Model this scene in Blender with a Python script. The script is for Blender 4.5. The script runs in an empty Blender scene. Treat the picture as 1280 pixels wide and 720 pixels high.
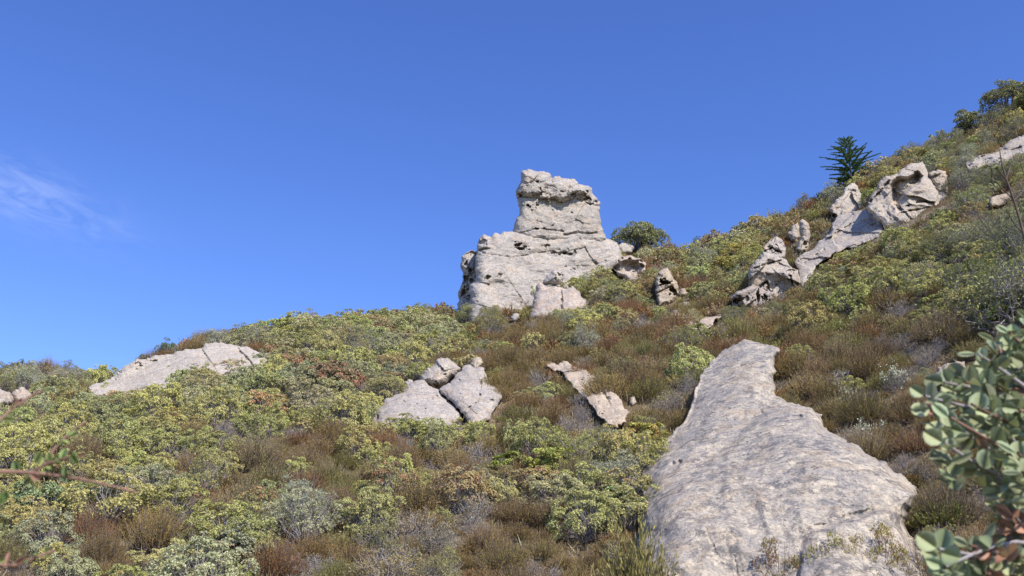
import bpy, math, random
import numpy as np
from mathutils import Vector

PI = math.pi
scene = bpy.context.scene
COL = scene.collection
RNG = np.random.default_rng(11)

# ------------------------------------------------------------------ camera
FPX = 1250.0                      # focal length in photo pixels (1280 wide)
PITCH = math.radians(20.0)
CP, SP = math.cos(PITCH), math.sin(PITCH)
cam_d = bpy.data.cameras.new('camera')
cam_d.sensor_width = 36.0
cam_d.lens = 36.0 * FPX / 1280.0
cam_d.clip_start = 0.05
cam_d.clip_end = 3000.0
cam_d.dof.use_dof = True
cam_d.dof.focus_distance = 55.0
cam_d.dof.aperture_fstop = 6.5
cam = bpy.data.objects.new('camera', cam_d)
cam.rotation_euler = (PI / 2 + PITCH, 0, 0)
COL.objects.link(cam)
scene.camera = cam


def pix_ST(u, v):
    """Photo pixel -> (x/y, z/y) of the ground-plane ray."""
    xc = (np.asarray(u, float) - 640.0) / FPX
    yc = (360.0 - np.asarray(v, float)) / FPX
    d = CP - yc * SP
    return xc / d, (SP + yc * CP) / d


def proj(x, y, z):
    zc = y * CP + z * SP
    yc = -y * SP + z * CP
    return 640.0 + FPX * x / zc, 360.0 - FPX * yc / zc


def at(u, v, Y):
    s, t = pix_ST(u, v)
    return np.array([s * Y, Y, t * Y])


# ------------------------------------------------------------------ numpy noise
def _hash(ix, iy, seed):
    h = (ix.astype(np.int64) * 374761393 + iy.astype(np.int64) * 668265263 + seed * 1442695041) & 0xFFFFFFFF
    h = ((h ^ (h >> 13)) * 1274126177) & 0xFFFFFFFF
    h = h ^ (h >> 16)
    return (h & 0xFFFFFF) / float(0xFFFFFF)


def vnoise(x, y, seed=0):
    ix, iy = np.floor(x), np.floor(y)
    fx, fy = x - ix, y - iy
    fx = fx * fx * fx * (fx * (fx * 6 - 15) + 10)
    fy = fy * fy * fy * (fy * (fy * 6 - 15) + 10)
    a, b = _hash(ix, iy, seed), _hash(ix + 1, iy, seed)
    c, d = _hash(ix, iy + 1, seed), _hash(ix + 1, iy + 1, seed)
    return (a + (b - a) * fx) * (1 - fy) + (c + (d - c) * fx) * fy * 1.0 - 0.5


def fbm(x, y, seed=0, octaves=4, gain=0.5):
    out, amp, fr = 0.0, 1.0, 1.0
    for k in range(octaves):
        ca, sa = math.cos(k * 0.9), math.sin(k * 0.9)
        out = out + amp * vnoise((x * ca - y * sa) * fr + 17.3 * k, (x * sa + y * ca) * fr + 9.1 * k, seed + k * 13)
        amp *= gain
        fr *= 2.03
    return out


def ridged(x, y, seed=0, octaves=4):
    out, amp, fr = 0.0, 1.0, 1.0
    for k in range(octaves):
        out = out + amp * (0.25 - np.abs(vnoise(x * fr + 7.7 * k, y * fr - 3.1 * k, seed + 29 * k)))
        amp *= 0.5
        fr *= 2.1
    return out


# ------------------------------------------------------------------ mesh helpers
def mesh_from(name, verts, faces, mats, mat_idx=None, attrs=None, smooth=False):
    """verts (n,3); faces: (m,4) or (m,3) int array; attrs: {name: per-face float array}."""
    me = bpy.data.meshes.new(name)
    verts = np.ascontiguousarray(verts, np.float32)
    faces = np.ascontiguousarray(faces, np.int32)
    m, k = faces.shape
    me.vertices.add(len(verts))
    me.vertices.foreach_set('co', verts.ravel())
    me.loops.add(m * k)
    me.loops.foreach_set('vertex_index', faces.ravel())
    me.polygons.add(m)
    me.polygons.foreach_set('loop_start', np.arange(0, m * k, k, dtype=np.int32))
    me.polygons.foreach_set('loop_total', np.full(m, k, np.int32))
    for mt in mats:
        me.materials.append(mt)
    if mat_idx is not None:
        me.polygons.foreach_set('material_index', np.ascontiguousarray(mat_idx, np.int32))
    me.polygons.foreach_set('use_smooth', np.full(m, bool(smooth)))
    me.update(calc_edges=True)
    for an, av in (attrs or {}).items():
        av = np.asarray(av)
        if av.ndim == 2:
            a = me.attributes.new(an, 'FLOAT_COLOR', 'FACE')
            a.data.foreach_set('color', np.ascontiguousarray(av, np.float32).ravel())
        else:
            a = me.attributes.new(an, 'FLOAT', 'FACE')
            a.data.foreach_set('value', np.ascontiguousarray(av, np.float32))
    me.validate()
    return me


def link(name, data, parent=None, loc=None):
    o = bpy.data.objects.new(name, data)
    COL.objects.link(o)
    if parent is not None:
        o.parent = parent
    if loc is not None:
        o.location = loc
    return o


def tag(o, label, cat, group=None, kind=None):
    o['label'] = label
    o['category'] = cat
    if group:
        o['group'] = group
    if kind:
        o['kind'] = kind
    return o


def unit(a):
    return a / np.maximum(np.linalg.norm(a, axis=-1, keepdims=True), 1e-9)


class Geo:
    """Collects quads with per-face attributes and a material slot."""
    def __init__(self):
        self.v, self.f, self.n = [], [], 0
        self.r, self.t, self.m = [], [], []

    def add(self, v, f, rnd, tip, mat):
        self.v.append(v)
        self.f.append(f + self.n)
        self.n += len(v)
        k = len(f)
        self.r.append(np.broadcast_to(rnd, (k,)))
        self.t.append(np.broadcast_to(tip, (k,)))
        self.m.append(np.full(k, mat))

    def leaves(self, P, D, N, L, W, rnd, tip, mat=0):
        """Rhombic blades: base P, direction D, facing N, length L, width W."""
        side = unit(np.cross(D, N))
        n = len(P)
        v = np.empty((n, 4, 3))
        v[:, 0] = P
        v[:, 1] = P + D * (L * 0.55)[:, None] + side * (W * 0.5)[:, None]
        v[:, 2] = P + D * L[:, None]
        v[:, 3] = P + D * (L * 0.55)[:, None] - side * (W * 0.5)[:, None]
        self.add(v.reshape(-1, 3), np.arange(n * 4).reshape(n, 4), rnd, tip, mat)

    def tube(self, path, radii, sides=4, rnd=0.5, mat=1, tip=0.0):
        path = np.asarray(path, float)
        n = len(path)
        tan = unit(np.gradient(path, axis=0))
        ref = np.array([0.31, 0.87, 0.38])
        a = unit(np.cross(tan, ref))
        b = np.cross(tan, a)
        ang = np.arange(sides) * 2 * PI / sides
        ring = a[:, None, :] * np.cos(ang)[None, :, None] + b[:, None, :] * np.sin(ang)[None, :, None]
        v = path[:, None, :] + ring * np.asarray(radii, float)[:, None, None]
        i = np.arange(n - 1)[:, None] * sides + np.arange(sides)[None, :]
        j = np.arange(n - 1)[:, None] * sides + (np.arange(sides)[None, :] + 1) % sides
        f = np.stack([i, j, j + sides, i + sides], -1).reshape(-1, 4)
        self.add(v.reshape(-1, 3), f, rnd, tip, mat)

    def arrays(self, only=None):
        v, f = np.concatenate(self.v), np.concatenate(self.f)
        r, t, m = np.concatenate(self.r), np.concatenate(self.t), np.concatenate(self.m)
        if only is not None:
            k = m == only
            f, r, t, m = f[k], r[k], t[k], m[k]
            used, inv = np.unique(f, return_inverse=True)
            v, f = v[used], inv.reshape(f.shape)
        return v, f, r, t, m

    def mesh(self, name, mats, only=None, smooth=False):
        v, f, r, t, m = self.arrays(only)
        if only is not None:
            return mesh_from(name, v, f, [mats[only]], None, {'rnd': r, 'tip': t}, smooth)
        return mesh_from(name, v, f, mats, m, {'rnd': r, 'tip': t}, smooth)


# ------------------------------------------------------------------ materials
def new_mat(name):
    m = bpy.data.materials.new(name)
    m.use_nodes = True
    nt = m.node_tree
    nt.nodes.clear()
    return m, nt


def N(nt, typ, **kw):
    n = nt.nodes.new(typ)
    for k, v in kw.items():
        if k.startswith('i_'):
            key = k[2:]
            n.inputs[int(key) if key.isdigit() else key.replace('_', ' ')].default_value = v
        else:
            setattr(n, k, v)
    return n


def ramp(nt, src, stops, interp='LINEAR'):
    n = nt.nodes.new('ShaderNodeValToRGB')
    n.color_ramp.interpolation = interp
    els = n.color_ramp.elements
    while len(els) > 1:
        els.remove(els[-1])
    els[0].position, els[0].color = stops[0][0], (*stops[0][1], 1)
    for p, c in stops[1:]:
        e = els.new(p)
        e.color = (*c, 1)
    nt.links.new(src, n.inputs[0])
    return n.outputs[0]


def mix(nt, fac, a, b, mode='MIX'):
    n = nt.nodes.new('ShaderNodeMix')
    n.data_type = 'RGBA'
    n.blend_type = mode
    n.clamp_factor = True
    for idx, val in ((0, fac), (6, a), (7, b)):
        if hasattr(val, 'is_output') or hasattr(val, 'links'):
            nt.links.new(val, n.inputs[idx])
        elif idx == 0:
            n.inputs[0].default_value = val
        else:
            n.inputs[idx].default_value = (*val, 1)
    return n.outputs[2]


def math_n(nt, op, a, b=None, clamp=False):
    n = nt.nodes.new('ShaderNodeMath')
    n.operation = op
    n.use_clamp = clamp
    for i, val in enumerate((a, b)):
        if val is None:
            continue
        if hasattr(val, 'links'):
            nt.links.new(val, n.inputs[i])
        else:
            n.inputs[i].default_value = val
    return n.outputs[0]


def leaf_material(name, accent, base=None, rough=0.5, transl=0.3, vary=0.45, use_attr_tint=False, spec=0.35):
    """Leaf colour = the plant's own tint, varied per leaf; a share of leaves takes the accent colour."""
    m, nt = new_mat(name)
    out = N(nt, 'ShaderNodeOutputMaterial')
    if use_attr_tint:
        tn = N(nt, 'ShaderNodeAttribute', attribute_name='tint')
        tint, amount = tn.outputs['Color'], tn.outputs['Alpha']
    else:
        oi = N(nt, 'ShaderNodeObjectInfo')
        tint, amount = oi.outputs['Color'], oi.outputs['Alpha']
    rn = N(nt, 'ShaderNodeAttribute', attribute_name='rnd').outputs['Fac']
    tp = N(nt, 'ShaderNodeAttribute', attribute_name='tip').outputs['Fac']
    val = math_n(nt, 'ADD', math_n(nt, 'MULTIPLY', rn, 2 * vary), 1.0 - vary)
    hsv = N(nt, 'ShaderNodeHueSaturation')
    nt.links.new(tint, hsv.inputs['Color'])
    nt.links.new(val, hsv.inputs['Value'])
    hue = math_n(nt, 'ADD', math_n(nt, 'MULTIPLY', math_n(nt, 'FRACT', math_n(nt, 'MULTIPLY', rn, 7.31)), 0.05), 0.475)
    nt.links.new(hue, hsv.inputs['Hue'])
    # accent where the 'tip' value is below the plant's accent amount
    isacc = math_n(nt, 'LESS_THAN', math_n(nt, 'SUBTRACT', 1.0, tp), amount)
    accv = N(nt, 'ShaderNodeHueSaturation', i_Color=(*accent, 1))
    nt.links.new(val, accv.inputs['Value'])
    col = mix(nt, isacc, hsv.outputs[0], accv.outputs[0])
    p = N(nt, 'ShaderNodeBsdfPrincipled')
    p.inputs['Roughness'].default_value = rough
    p.inputs['Specular IOR Level'].default_value = spec
    nt.links.new(col, p.inputs['Base Color'])
    if transl > 0:
        tr = N(nt, 'ShaderNodeBsdfTranslucent')
        bright = mix(nt, 0.5, col, (0.30, 0.34, 0.05), 'MIX')
        nt.links.new(mix(nt, 0.6, col, bright), tr.inputs['Color'])
        ms = N(nt, 'ShaderNodeMixShader')
        ms.inputs[0].default_value = transl
        nt.links.new(p.outputs[0], ms.inputs[1])
        nt.links.new(tr.outputs[0], ms.inputs[2])
        nt.links.new(ms.outputs[0], out.inputs[0])
    else:
        nt.links.new(p.outputs[0], out.inputs[0])
    return m


def bark_material(name, c1, c2, rough=0.85):
    m, nt = new_mat(name)
    out = N(nt, 'ShaderNodeOutputMaterial')
    tc = N(nt, 'ShaderNodeTexCoord')
    nz = N(nt, 'ShaderNodeTexNoise', i_Scale=14.0, i_Detail=4.0)
    nt.links.new(tc.outputs['Object'], nz.inputs['Vector'])
    rn = N(nt, 'ShaderNodeAttribute', attribute_name='rnd').outputs['Fac']
    f = math_n(nt, 'ADD', math_n(nt, 'MULTIPLY', nz.outputs[0], 0.6), math_n(nt, 'MULTIPLY', rn, 0.5))
    col = ramp(nt, f, [(0.25, c1), (0.75, c2)])
    p = N(nt, 'ShaderNodeBsdfPrincipled')
    p.inputs['Roughness'].default_value = rough
    p.inputs['Specular IOR Level'].default_value = 0.2
    nt.links.new(col, p.inputs['Base Color'])
    nt.links.new(p.outputs[0], out.inputs[0])
    return m


def rock_material(name, pale, mid, dark, warm, lichen=0.5, scale=1.0, bump=0.5, strata=0.0, dip=20):
    """Weathered sandstone: pale fresh patches, grey lichen crust, warm iron stain, fine grit."""
    m, nt = new_mat(name)
    out = N(nt, 'ShaderNodeOutputMaterial')
    tc = N(nt, 'ShaderNodeTexCoord')
    mp = N(nt, 'ShaderNodeMapping')
    m0 = N(nt, 'ShaderNodeMapping')
    m0.inputs['Rotation'].default_value = (0.0, math.radians(dip), 0.0)
    nt.links.new(tc.outputs['Object'], m0.inputs['Vector'])
    mp.inputs['Scale'].default_value = (1 / scale, 1 / scale, (1 + strata) / scale)
    nt.links.new(m0.outputs[0], mp.inputs['Vector'])
    vec = mp.outputs[0]

    def noise(sc, det, ro=0.55, dist=0.0):
        n = N(nt, 'ShaderNodeTexNoise', i_Scale=sc, i_Detail=det, i_Roughness=ro, i_Distortion=dist)
        nt.links.new(vec, n.inputs['Vector'])
        return n.outputs[0]

    def vor(sc, feat='F1', rnd=1.0):
        n = N(nt, 'ShaderNodeTexVoronoi', i_Scale=sc, i_Randomness=rnd)
        n.feature = feat
        w = N(nt, 'ShaderNodeVectorMath', operation='ADD')
        nn = N(nt, 'ShaderNodeTexNoise', i_Scale=sc * 1.4, i_Detail=3.0)
        nt.links.new(vec, nn.inputs['Vector'])
        sc2 = N(nt, 'ShaderNodeVectorMath', operation='SCALE')
        sc2.inputs['Scale'].default_value = 0.6 / sc
        nt.links.new(nn.outputs[1], sc2.inputs[0])
        nt.links.new(vec, w.inputs[0])
        nt.links.new(sc2.outputs[0], w.inputs[1])
        nt.links.new(w.outputs[0], n.inputs['Vector'])
        return n.outputs['Distance']

    big = noise(0.55, 6.0, 0.6, 0.5)
    med = noise(2.3, 9.0, 0.70, 0.3)
    fine = noise(11.0, 8.0, 0.75)
    tone = math_n(nt, 'ADD', math_n(nt, 'MULTIPLY', big, 0.45), math_n(nt, 'MULTIPLY', med, 0.55))
    col = ramp(nt, tone, [(0.40, mid), (0.49, tuple(0.55 * a + 0.45 * b for a, b in zip(mid, pale))), (0.56, pale)])
    wf = ramp(nt, noise(1.1, 7.0, 0.65, 1.0), [(0.50, (0, 0, 0)), (0.62, (1, 1, 1))])
    col = mix(nt, math_n(nt, 'MULTIPLY', wf, 0.6), col, warm)
    # crusts of grey lichen with ragged edges, at two sizes
    lf = ramp(nt, noise(3.0, 12.0, 0.80, 0.2), [(0.48, (0, 0, 0)), (0.53, (1, 1, 1))])
    l2 = ramp(nt, noise(0.9, 9.0, 0.72, 0.8), [(0.46, (0, 0, 0)), (0.58, (1, 1, 1))])
    lf = math_n(nt, 'MULTIPLY', lf, math_n(nt, 'ADD', math_n(nt, 'MULTIPLY', l2, 0.65), 0.35))
    col = mix(nt, math_n(nt, 'MULTIPLY', lf, lichen), col, dark)
    # small dark spots and pits
    sp = ramp(nt, vor(4.2), [(0.12, (1, 1, 1)), (0.22, (0, 0, 0))])
    spm = ramp(nt, noise(1.7, 4.0), [(0.48, (0, 0, 0)), (0.56, (1, 1, 1))])
    col = mix(nt, math_n(nt, 'MULTIPLY', math_n(nt, 'MULTIPLY', sp, spm), 0.7), col, tuple(c * 0.5 for c in dark))
    wl = ramp(nt, vor(2.6), [(0.16, (1, 1, 1)), (0.26, (0, 0, 0))])
    wm = ramp(nt, noise(0.8, 5.0, 0.6, 0.4), [(0.50, (0, 0, 0)), (0.57, (1, 1, 1))])
    col = mix(nt, math_n(nt, 'MULTIPLY', math_n(nt, 'MULTIPLY', wl, wm), 0.6), col, tuple(min(1, c * 1.18) for c in pale))
    grit = ramp(nt, fine, [(0.36, (0.62, 0.62, 0.63)), (0.50, (1.0, 1.0, 1.0)), (0.64, (1.28, 1.26, 1.22))])
    col = mix(nt, 1.0, col, grit, 'MULTIPLY')
    oi = N(nt, 'ShaderNodeObjectInfo')
    col = mix(nt, 1.0, col, oi.outputs['Color'], 'MULTIPLY')
    p = N(nt, 'ShaderNodeBsdfPrincipled')
    p.inputs['Roughness'].default_value = 0.93
    p.inputs['Specular IOR Level'].default_value = 0.18
    nt.links.new(col, p.inputs['Base Color'])
    h = math_n(nt, 'ADD', math_n(nt, 'MULTIPLY', med, 0.55), math_n(nt, 'MULTIPLY', fine, 0.20))
    h = math_n(nt, 'SUBTRACT', h, math_n(nt, 'MULTIPLY', math_n(nt, 'MULTIPLY', sp, spm), 0.12))
    h = math_n(nt, 'SUBTRACT', h, math_n(nt, 'MULTIPLY', lf, 0.04))
    b = N(nt, 'ShaderNodeBump')
    b.inputs['Strength'].default_value = bump
    b.inputs['Distance'].default_value = 0.35 * scale
    nt.links.new(h, b.inputs['Height'])
    nt.links.new(b.outputs[0], p.inputs['Normal'])
    nt.links.new(p.outputs[0], out.inputs[0])
    return m


M = {}
M['tower'] = rock_material('tower_sandstone', (0.46, 0.415, 0.36), (0.34, 0.315, 0.29), (0.17, 0.16, 0.155), (0.42, 0.33, 0.25), 0.55, 1.3, 0.6, 0.8)
M['slab'] = rock_material('slab_sandstone', (0.54, 0.47, 0.37), (0.31, 0.285, 0.265), (0.145, 0.14, 0.142), (0.42, 0.325, 0.225), 0.85, 0.95, 0.7, 0.0, 38)
M['pale'] = rock_material('pale_sandstone', (0.52, 0.465, 0.39), (0.40, 0.36, 0.31), (0.24, 0.22, 0.20), (0.46, 0.36, 0.26), 0.5, 1.0, 0.6, 0.5)
M['split'] = rock_material('boulder_sandstone', (0.47, 0.42, 0.36), (0.34, 0.31, 0.285), (0.18, 0.17, 0.165), (0.44, 0.33, 0.23), 0.55, 0.9, 0.6, 0.2)

M['manz'] = leaf_material('manzanita_leaf', (0.55, 0.27, 0.17), transl=0.22, rough=0.55)
M['cham'] = leaf_material('chamise_leaf', (0.26, 0.13, 0.065), transl=0.2, rough=0.7, vary=0.5, spec=0.15)
M['cean'] = leaf_material('ceanothus_leaf', (0.34, 0.20, 0.08), transl=0.2, rough=0.5)
M['dead'] = leaf_material('dry_leaf', (0.20, 0.17, 0.11), transl=0.1, rough=0.8, spec=0.1)
M['oak'] = leaf_material('oak_leaf', (0.16, 0.12, 0.03), transl=0.2, rough=0.45)
M['fir'] = leaf_material('fir_needle', (0.05, 0.1, 0.05), transl=0.12, rough=0.5)
M['twig'] = bark_material('grey_twig_bark', (0.16, 0.14, 0.135), (0.34, 0.31, 0.31))
M['stem'] = bark_material('brown_stem_bark', (0.09, 0.065, 0.05), (0.20, 0.155, 0.13))
M['red'] = bark_material('red_manzanita_bark', (0.12, 0.06, 0.045), (0.25, 0.145, 0.11), 0.6)
M['snag'] = bark_material('bleached_wood', (0.42, 0.39, 0.36), (0.62, 0.59, 0.55))
M['trunk'] = bark_material('trunk_bark', (0.07, 0.055, 0.045), (0.17, 0.14, 0.12))

# ground
gm, nt = new_mat('hillside_soil')
out = N(nt, 'ShaderNodeOutputMaterial')
tc = N(nt, 'ShaderNodeTexCoord')
n1 = N(nt, 'ShaderNodeTexNoise', i_Scale=0.35, i_Detail=8.0, i_Roughness=0.65)
n2 = N(nt, 'ShaderNodeTexNoise', i_Scale=9.0, i_Detail=8.0, i_Roughness=0.7)
nt.links.new(tc.outputs['Object'], n1.inputs['Vector'])
nt.links.new(tc.outputs['Object'], n2.inputs['Vector'])
c = ramp(nt, n1.outputs[0], [(0.35, (0.085, 0.06, 0.035)), (0.5, (0.15, 0.11, 0.065)), (0.65, (0.26, 0.21, 0.15))])
c = mix(nt, 1.0, c, ramp(nt, n2.outputs[0], [(0.3, (0.55, 0.55, 0.55)), (0.7, (1.3, 1.3, 1.3))]), 'MULTIPLY')
p = N(nt, 'ShaderNodeBsdfPrincipled')
p.inputs['Roughness'].default_value = 0.95
p.inputs['Specular IOR Level'].default_value = 0.1
nt.links.new(c, p.inputs['Base Color'])
b = N(nt, 'ShaderNodeBump', i_Strength=0.6, i_Distance=0.15)
nt.links.new(n2.outputs[0], b.inputs['Height'])
nt.links.new(b.outputs[0], p.inputs['Normal'])
nt.links.new(p.outputs[0], out.inputs[0])
M['soil'] = gm

# ------------------------------------------------------------------ sky and sun
SUN_DIR = np.array([0.43, -0.57, 0.70])
SUN_DIR = SUN_DIR / np.linalg.norm(SUN_DIR)
sun_el = math.asin(SUN_DIR[2])
w = bpy.data.worlds.new('World')
scene.world = w
w.use_nodes = True
nt = w.node_tree
nt.nodes.clear()
sky = N(nt, 'ShaderNodeTexSky')
sky.sky_type = 'NISHITA'
sky.sun_disc = False
sky.sun_elevation = sun_el
sky.sun_rotation = math.atan2(SUN_DIR[0], SUN_DIR[1])
sky.altitude = 600
sky.air_density = 1.0
sky.dust_density = 0.3
sky.ozone_density = 4.0
SKY_HUE, SKY_SAT, SKY_VAL = 0.519, 1.2, 1.14
hs = N(nt, 'ShaderNodeHueSaturation')
hs.inputs['Hue'].default_value = SKY_HUE
hs.inputs['Saturation'].default_value = SKY_SAT
hs.inputs['Value'].default_value = SKY_VAL
nt.links.new(sky.outputs[0], hs.inputs['Color'])
# a thin wisp of cirrus, low on the left, as a function of world direction
tc = N(nt, 'ShaderNodeTexCoord')


def dot_dir(vec3):
    n = N(nt, 'ShaderNodeVectorMath', operation='DOT_PRODUCT')
    nt.links.new(tc.outputs['Generated'], n.inputs[0])
    n.inputs[1].default_value = vec3
    return n.outputs['Value']


def pixdir(u, v):
    s, t = pix_ST(u, v)
    d = np.array([float(s), 1.0, float(t)])
    return d / np.linalg.norm(d)


c0 = pixdir(30, 245)
ax = pixdir(130, 280) - pixdir(-70, 210)
ax = ax / np.linalg.norm(ax)
up = np.cross(c0, ax)
px_, py_ = dot_dir(tuple(ax)), dot_dir(tuple(up))
comb = N(nt, 'ShaderNodeCombineXYZ')
nt.links.new(math_n(nt, 'MULTIPLY', math_n(nt, 'SUBTRACT', px_, float(ax @ c0)), 14.0), comb.inputs[0])
nt.links.new(math_n(nt, 'MULTIPLY', py_, 46.0), comb.inputs[1])
cn = N(nt, 'ShaderNodeTexNoise', i_Scale=1.3, i_Detail=9.0, i_Roughness=0.62, i_Distortion=1.1)
nt.links.new(comb.outputs[0], cn.inputs['Vector'])
gx = math_n(nt, 'MULTIPLY', math_n(nt, 'SUBTRACT', px_, float(ax @ c0)), 14.0)
gy = math_n(nt, 'MULTIPLY', py_, 40.0)
rr = math_n(nt, 'ADD', math_n(nt, 'MULTIPLY', gx, gx), math_n(nt, 'MULTIPLY', gy, gy))
fall = math_n(nt, 'POWER', 2.718, math_n(nt, 'MULTIPLY', rr, -1.0))
front = math_n(nt, 'GREATER_THAN', dot_dir((0, 1, 0)), 0.0)
cf = ramp(nt, cn.outputs[0], [(0.36, (0, 0, 0)), (0.78, (1, 1, 1))])
cfac = math_n(nt, 'MULTIPLY', math_n(nt, 'MULTIPLY', math_n(nt, 'MULTIPLY', cf, fall), front), 0.21)
skycol = mix(nt, cfac, hs.outputs[0], (7.2, 7.4, 8.2))
bg = N(nt, 'ShaderNodeBackground')
bg.inputs['Strength'].default_value = 0.15
nt.links.new(skycol, bg.inputs['Color'])
wo = N(nt, 'ShaderNodeOutputWorld')
nt.links.new(bg.outputs[0], wo.inputs['Surface'])

sun_d = bpy.data.lights.new('sun', 'SUN')
sun_d.energy = 4.7
sun_d.angle = math.radians(0.53)
sun_d.color = (1.0, 0.93, 0.82)
sun = bpy.data.objects.new('sun', sun_d)
sun.rotation_euler = Vector(tuple(-SUN_DIR)).to_track_quat('-Z', 'Y').to_euler()
COL.objects.link(sun)
vs = scene.view_settings
vs.view_transform = 'Standard'
vs.look = 'None'
vs.exposure = 0.42
vs.gamma = 1.0
vs.use_curve_mapping = False
scene.cycles.max_bounces = 6
scene.cycles.diffuse_bounces = 3
scene.cycles.transparent_max_bounces = 4

# ------------------------------------------------------------------ terrain
RIDGE_PX = [(-500, 560), (-200, 500), (0, 474), (60, 472), (110, 480), (150, 474), (200, 456), (250, 436), (320, 416), (400, 406),
            (480, 398), (540, 390), (600, 384), (680, 352), (760, 320), (800, 316), (850, 312), (900, 302), (945, 290),
            (990, 274), (1030, 257), (1060, 242), (1100, 212), (1150, 190), (1200, 172), (1240, 158), (1280, 138), (1400, 84), (1700, -40)]
RIDGE_PX = [(a, b + float(np.interp(a, [0, 110, 160, 200, 270, 330, 540, 600, 800, 900, 960, 1040, 1100, 1280], [-2, 0, 2, -6, -8, 6, 8, 0, 4, 6, -2, -6, 0, 2]))) for a, b in RIDGE_PX]
_s, _t = pix_ST([a for a, b in RIDGE_PX], [b for a, b in RIDGE_PX])
_o = np.argsort(_s)
R_S, R_T = _s[_o], _t[_o]
B_PX = np.array([-500, 0, 300, 640, 960, 1280, 1800])
B_S, B_T = pix_ST(B_PX, np.full(7, 720))
B_Y = np.array([22, 23.5, 24.5, 25.5, 25.0, 22.5, 18.0])
RY_S = np.array([pix_ST(a, b)[0] for a, b in ((-400, 540), (0, 474), (300, 420), (570, 388), (780, 316), (1000, 270), (1280, 138), (1700, -40))])
RY_Y = np.array([56, 60, 68, 78, 88, 84, 70, 58.0])


def terr_params(s):
    Tr = (np.interp(s - .012, R_S, R_T) + np.interp(s, R_S, R_T) + np.interp(s + .012, R_S, R_T)) / 3
    Tb = np.interp(s, B_S, B_T)
    Yb = np.interp(s, B_S, B_Y)
    Yr = np.interp(s, RY_S, RY_Y)
    return Tr, Tb, Yb, Yr


def terrain_Y(u, v):
    """Distance of the smooth hillside along a photo ray."""
    s, T = pix_ST(u, v)
    Tr, Tb, Yb, Yr = terr_params(s)
    k = np.clip((T - Tb) / (Tr - Tb), -0.4, 1.0)
    return 1.0 / (1 / Yb - k * (1 / Yb - 1 / Yr))


def terrain_z(x, y):
    x, y = np.asarray(x, float), np.asarray(y, float)
    Y = np.maximum(y, 4.0)
    s = np.clip(x / Y, -0.95, 0.95)
    Tr, Tb, Yb, Yr = terr_params(s)
    k = (1 / Yb - 1 / Y) / (1 / Yb - 1 / Yr)
    z = (Tb + (Tr - Tb) * np.minimum(k, 1.0)) * Y
    zr = Tr * Yr
    d = np.maximum(Y - Yr, 0)
    z = np.where(Y > Yr, zr - 0.62 * d * d / (d + 9.0), z)
    z = np.maximum(z, -18.0 + 0.02 * (z + 18))
    n = 0.55 * fbm(x / 9.0, y / 9.0, 5, 4)
    z = z + n * np.clip((y - 10) / 15.0, 0, 1)
    wn = np.clip((np.hypot(x * 0.5, y) - 3.0) / 12.0, 0, 1)
    wn = np.where(y < 0, np.clip((np.hypot(x, y) - 3.0) / 12.0, 0, 1) * 0, wn)
    wn = wn * wn * (3 - 2 * wn)
    near = -1.65 - 0.10 * np.hypot(x, np.maximum(y, 0)) * 0.5 + np.where(y < 0, np.maximum(y, -60) * 0.25, 0)
    near = np.maximum(near, -16)
    return near * (1 - wn) + z * wn


def axis(parts):
    out = [np.arange(a, b, st) for a, b, st in parts]
    return np.concatenate(out + [[parts[-1][1]]])


gx = axis([(-900, -200, 70), (-200, -70, 8), (-70, 70, 0.7), (70, 200, 8), (200, 900, 70)])
gy = axis([(-600, -100, 60), (-100, -10, 8), (-10, 18, 1.5), (18, 105, 0.7), (105, 200, 6), (200, 1000, 80)])
GX, GY = np.meshgrid(gx, gy)
GZ = terrain_z(GX.ravel(), GY.ravel()).reshape(GX.shape)
nx, ny = len(gx), len(gy)
idx = np.arange(nx * ny).reshape(ny, nx)
F = np.stack([idx[:-1, :-1], idx[:-1, 1:], idx[1:, 1:], idx[1:, :-1]], -1).reshape(-1, 4)
terr = link('hillside_ground', mesh_from('hillside_ground', np.stack([GX.ravel(), GY.ravel(), GZ.ravel()], -1), F, [M['soil']], smooth=True))
terr['kind'] = 'structure'
# ------------------------------------------------------------------ rocks
def rough_poly(poly, rng, step=3.0, amp=0.28):
    """Closed outline subdivided with fractal wobble."""
    pts = [np.array(p, float) for p in poly]
    while True:
        out, done = [], True
        for i in range(len(pts)):
            a, b_ = pts[i], pts[(i + 1) % len(pts)]
            out.append(a)
            L = np.linalg.norm(b_ - a)
            if L > step * 1.5:
                n_ = np.array([-(b_ - a)[1], (b_ - a)[0]]) / L
                out.append((a + b_) / 2 + n_ * rng.normal() * amp * min(L, 14) * 0.35)
                done = False
        pts = out
        if done:
            return np.array(pts)


def seg_dist(P, A, B):
    """Distance of points P to the segments A-B, nearest point too."""
    best = np.full(len(P), 1e9)
    near = np.zeros_like(P)
    for a, b_ in zip(A, B):
        d = b_ - a
        L2 = d @ d + 1e-12
        t = np.clip(((P - a) @ d) / L2, 0, 1)
        q = a + t[:, None] * d
        dist = np.hypot(P[:, 0] - q[:, 0], P[:, 1] - q[:, 1])
        k = dist < best
        best[k] = dist[k]
        near[k] = q[k]
    return best, near


def inside(P, poly):
    c = np.zeros(len(P), bool)
    x, y = P[:, 0], P[:, 1]
    for i in range(len(poly)):
        x1, y1 = poly[i]
        x2, y2 = poly[i - 1]
        if y1 == y2:
            continue
        k = ((y1 > y) != (y2 > y)) & (x < (x2 - x1) * (y - y1) / (y2 - y1) + x1)
        c ^= k
    return c


ROCK_VIS = []     # (visible outline, anchor distance) used when the shrubs are set out


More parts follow.
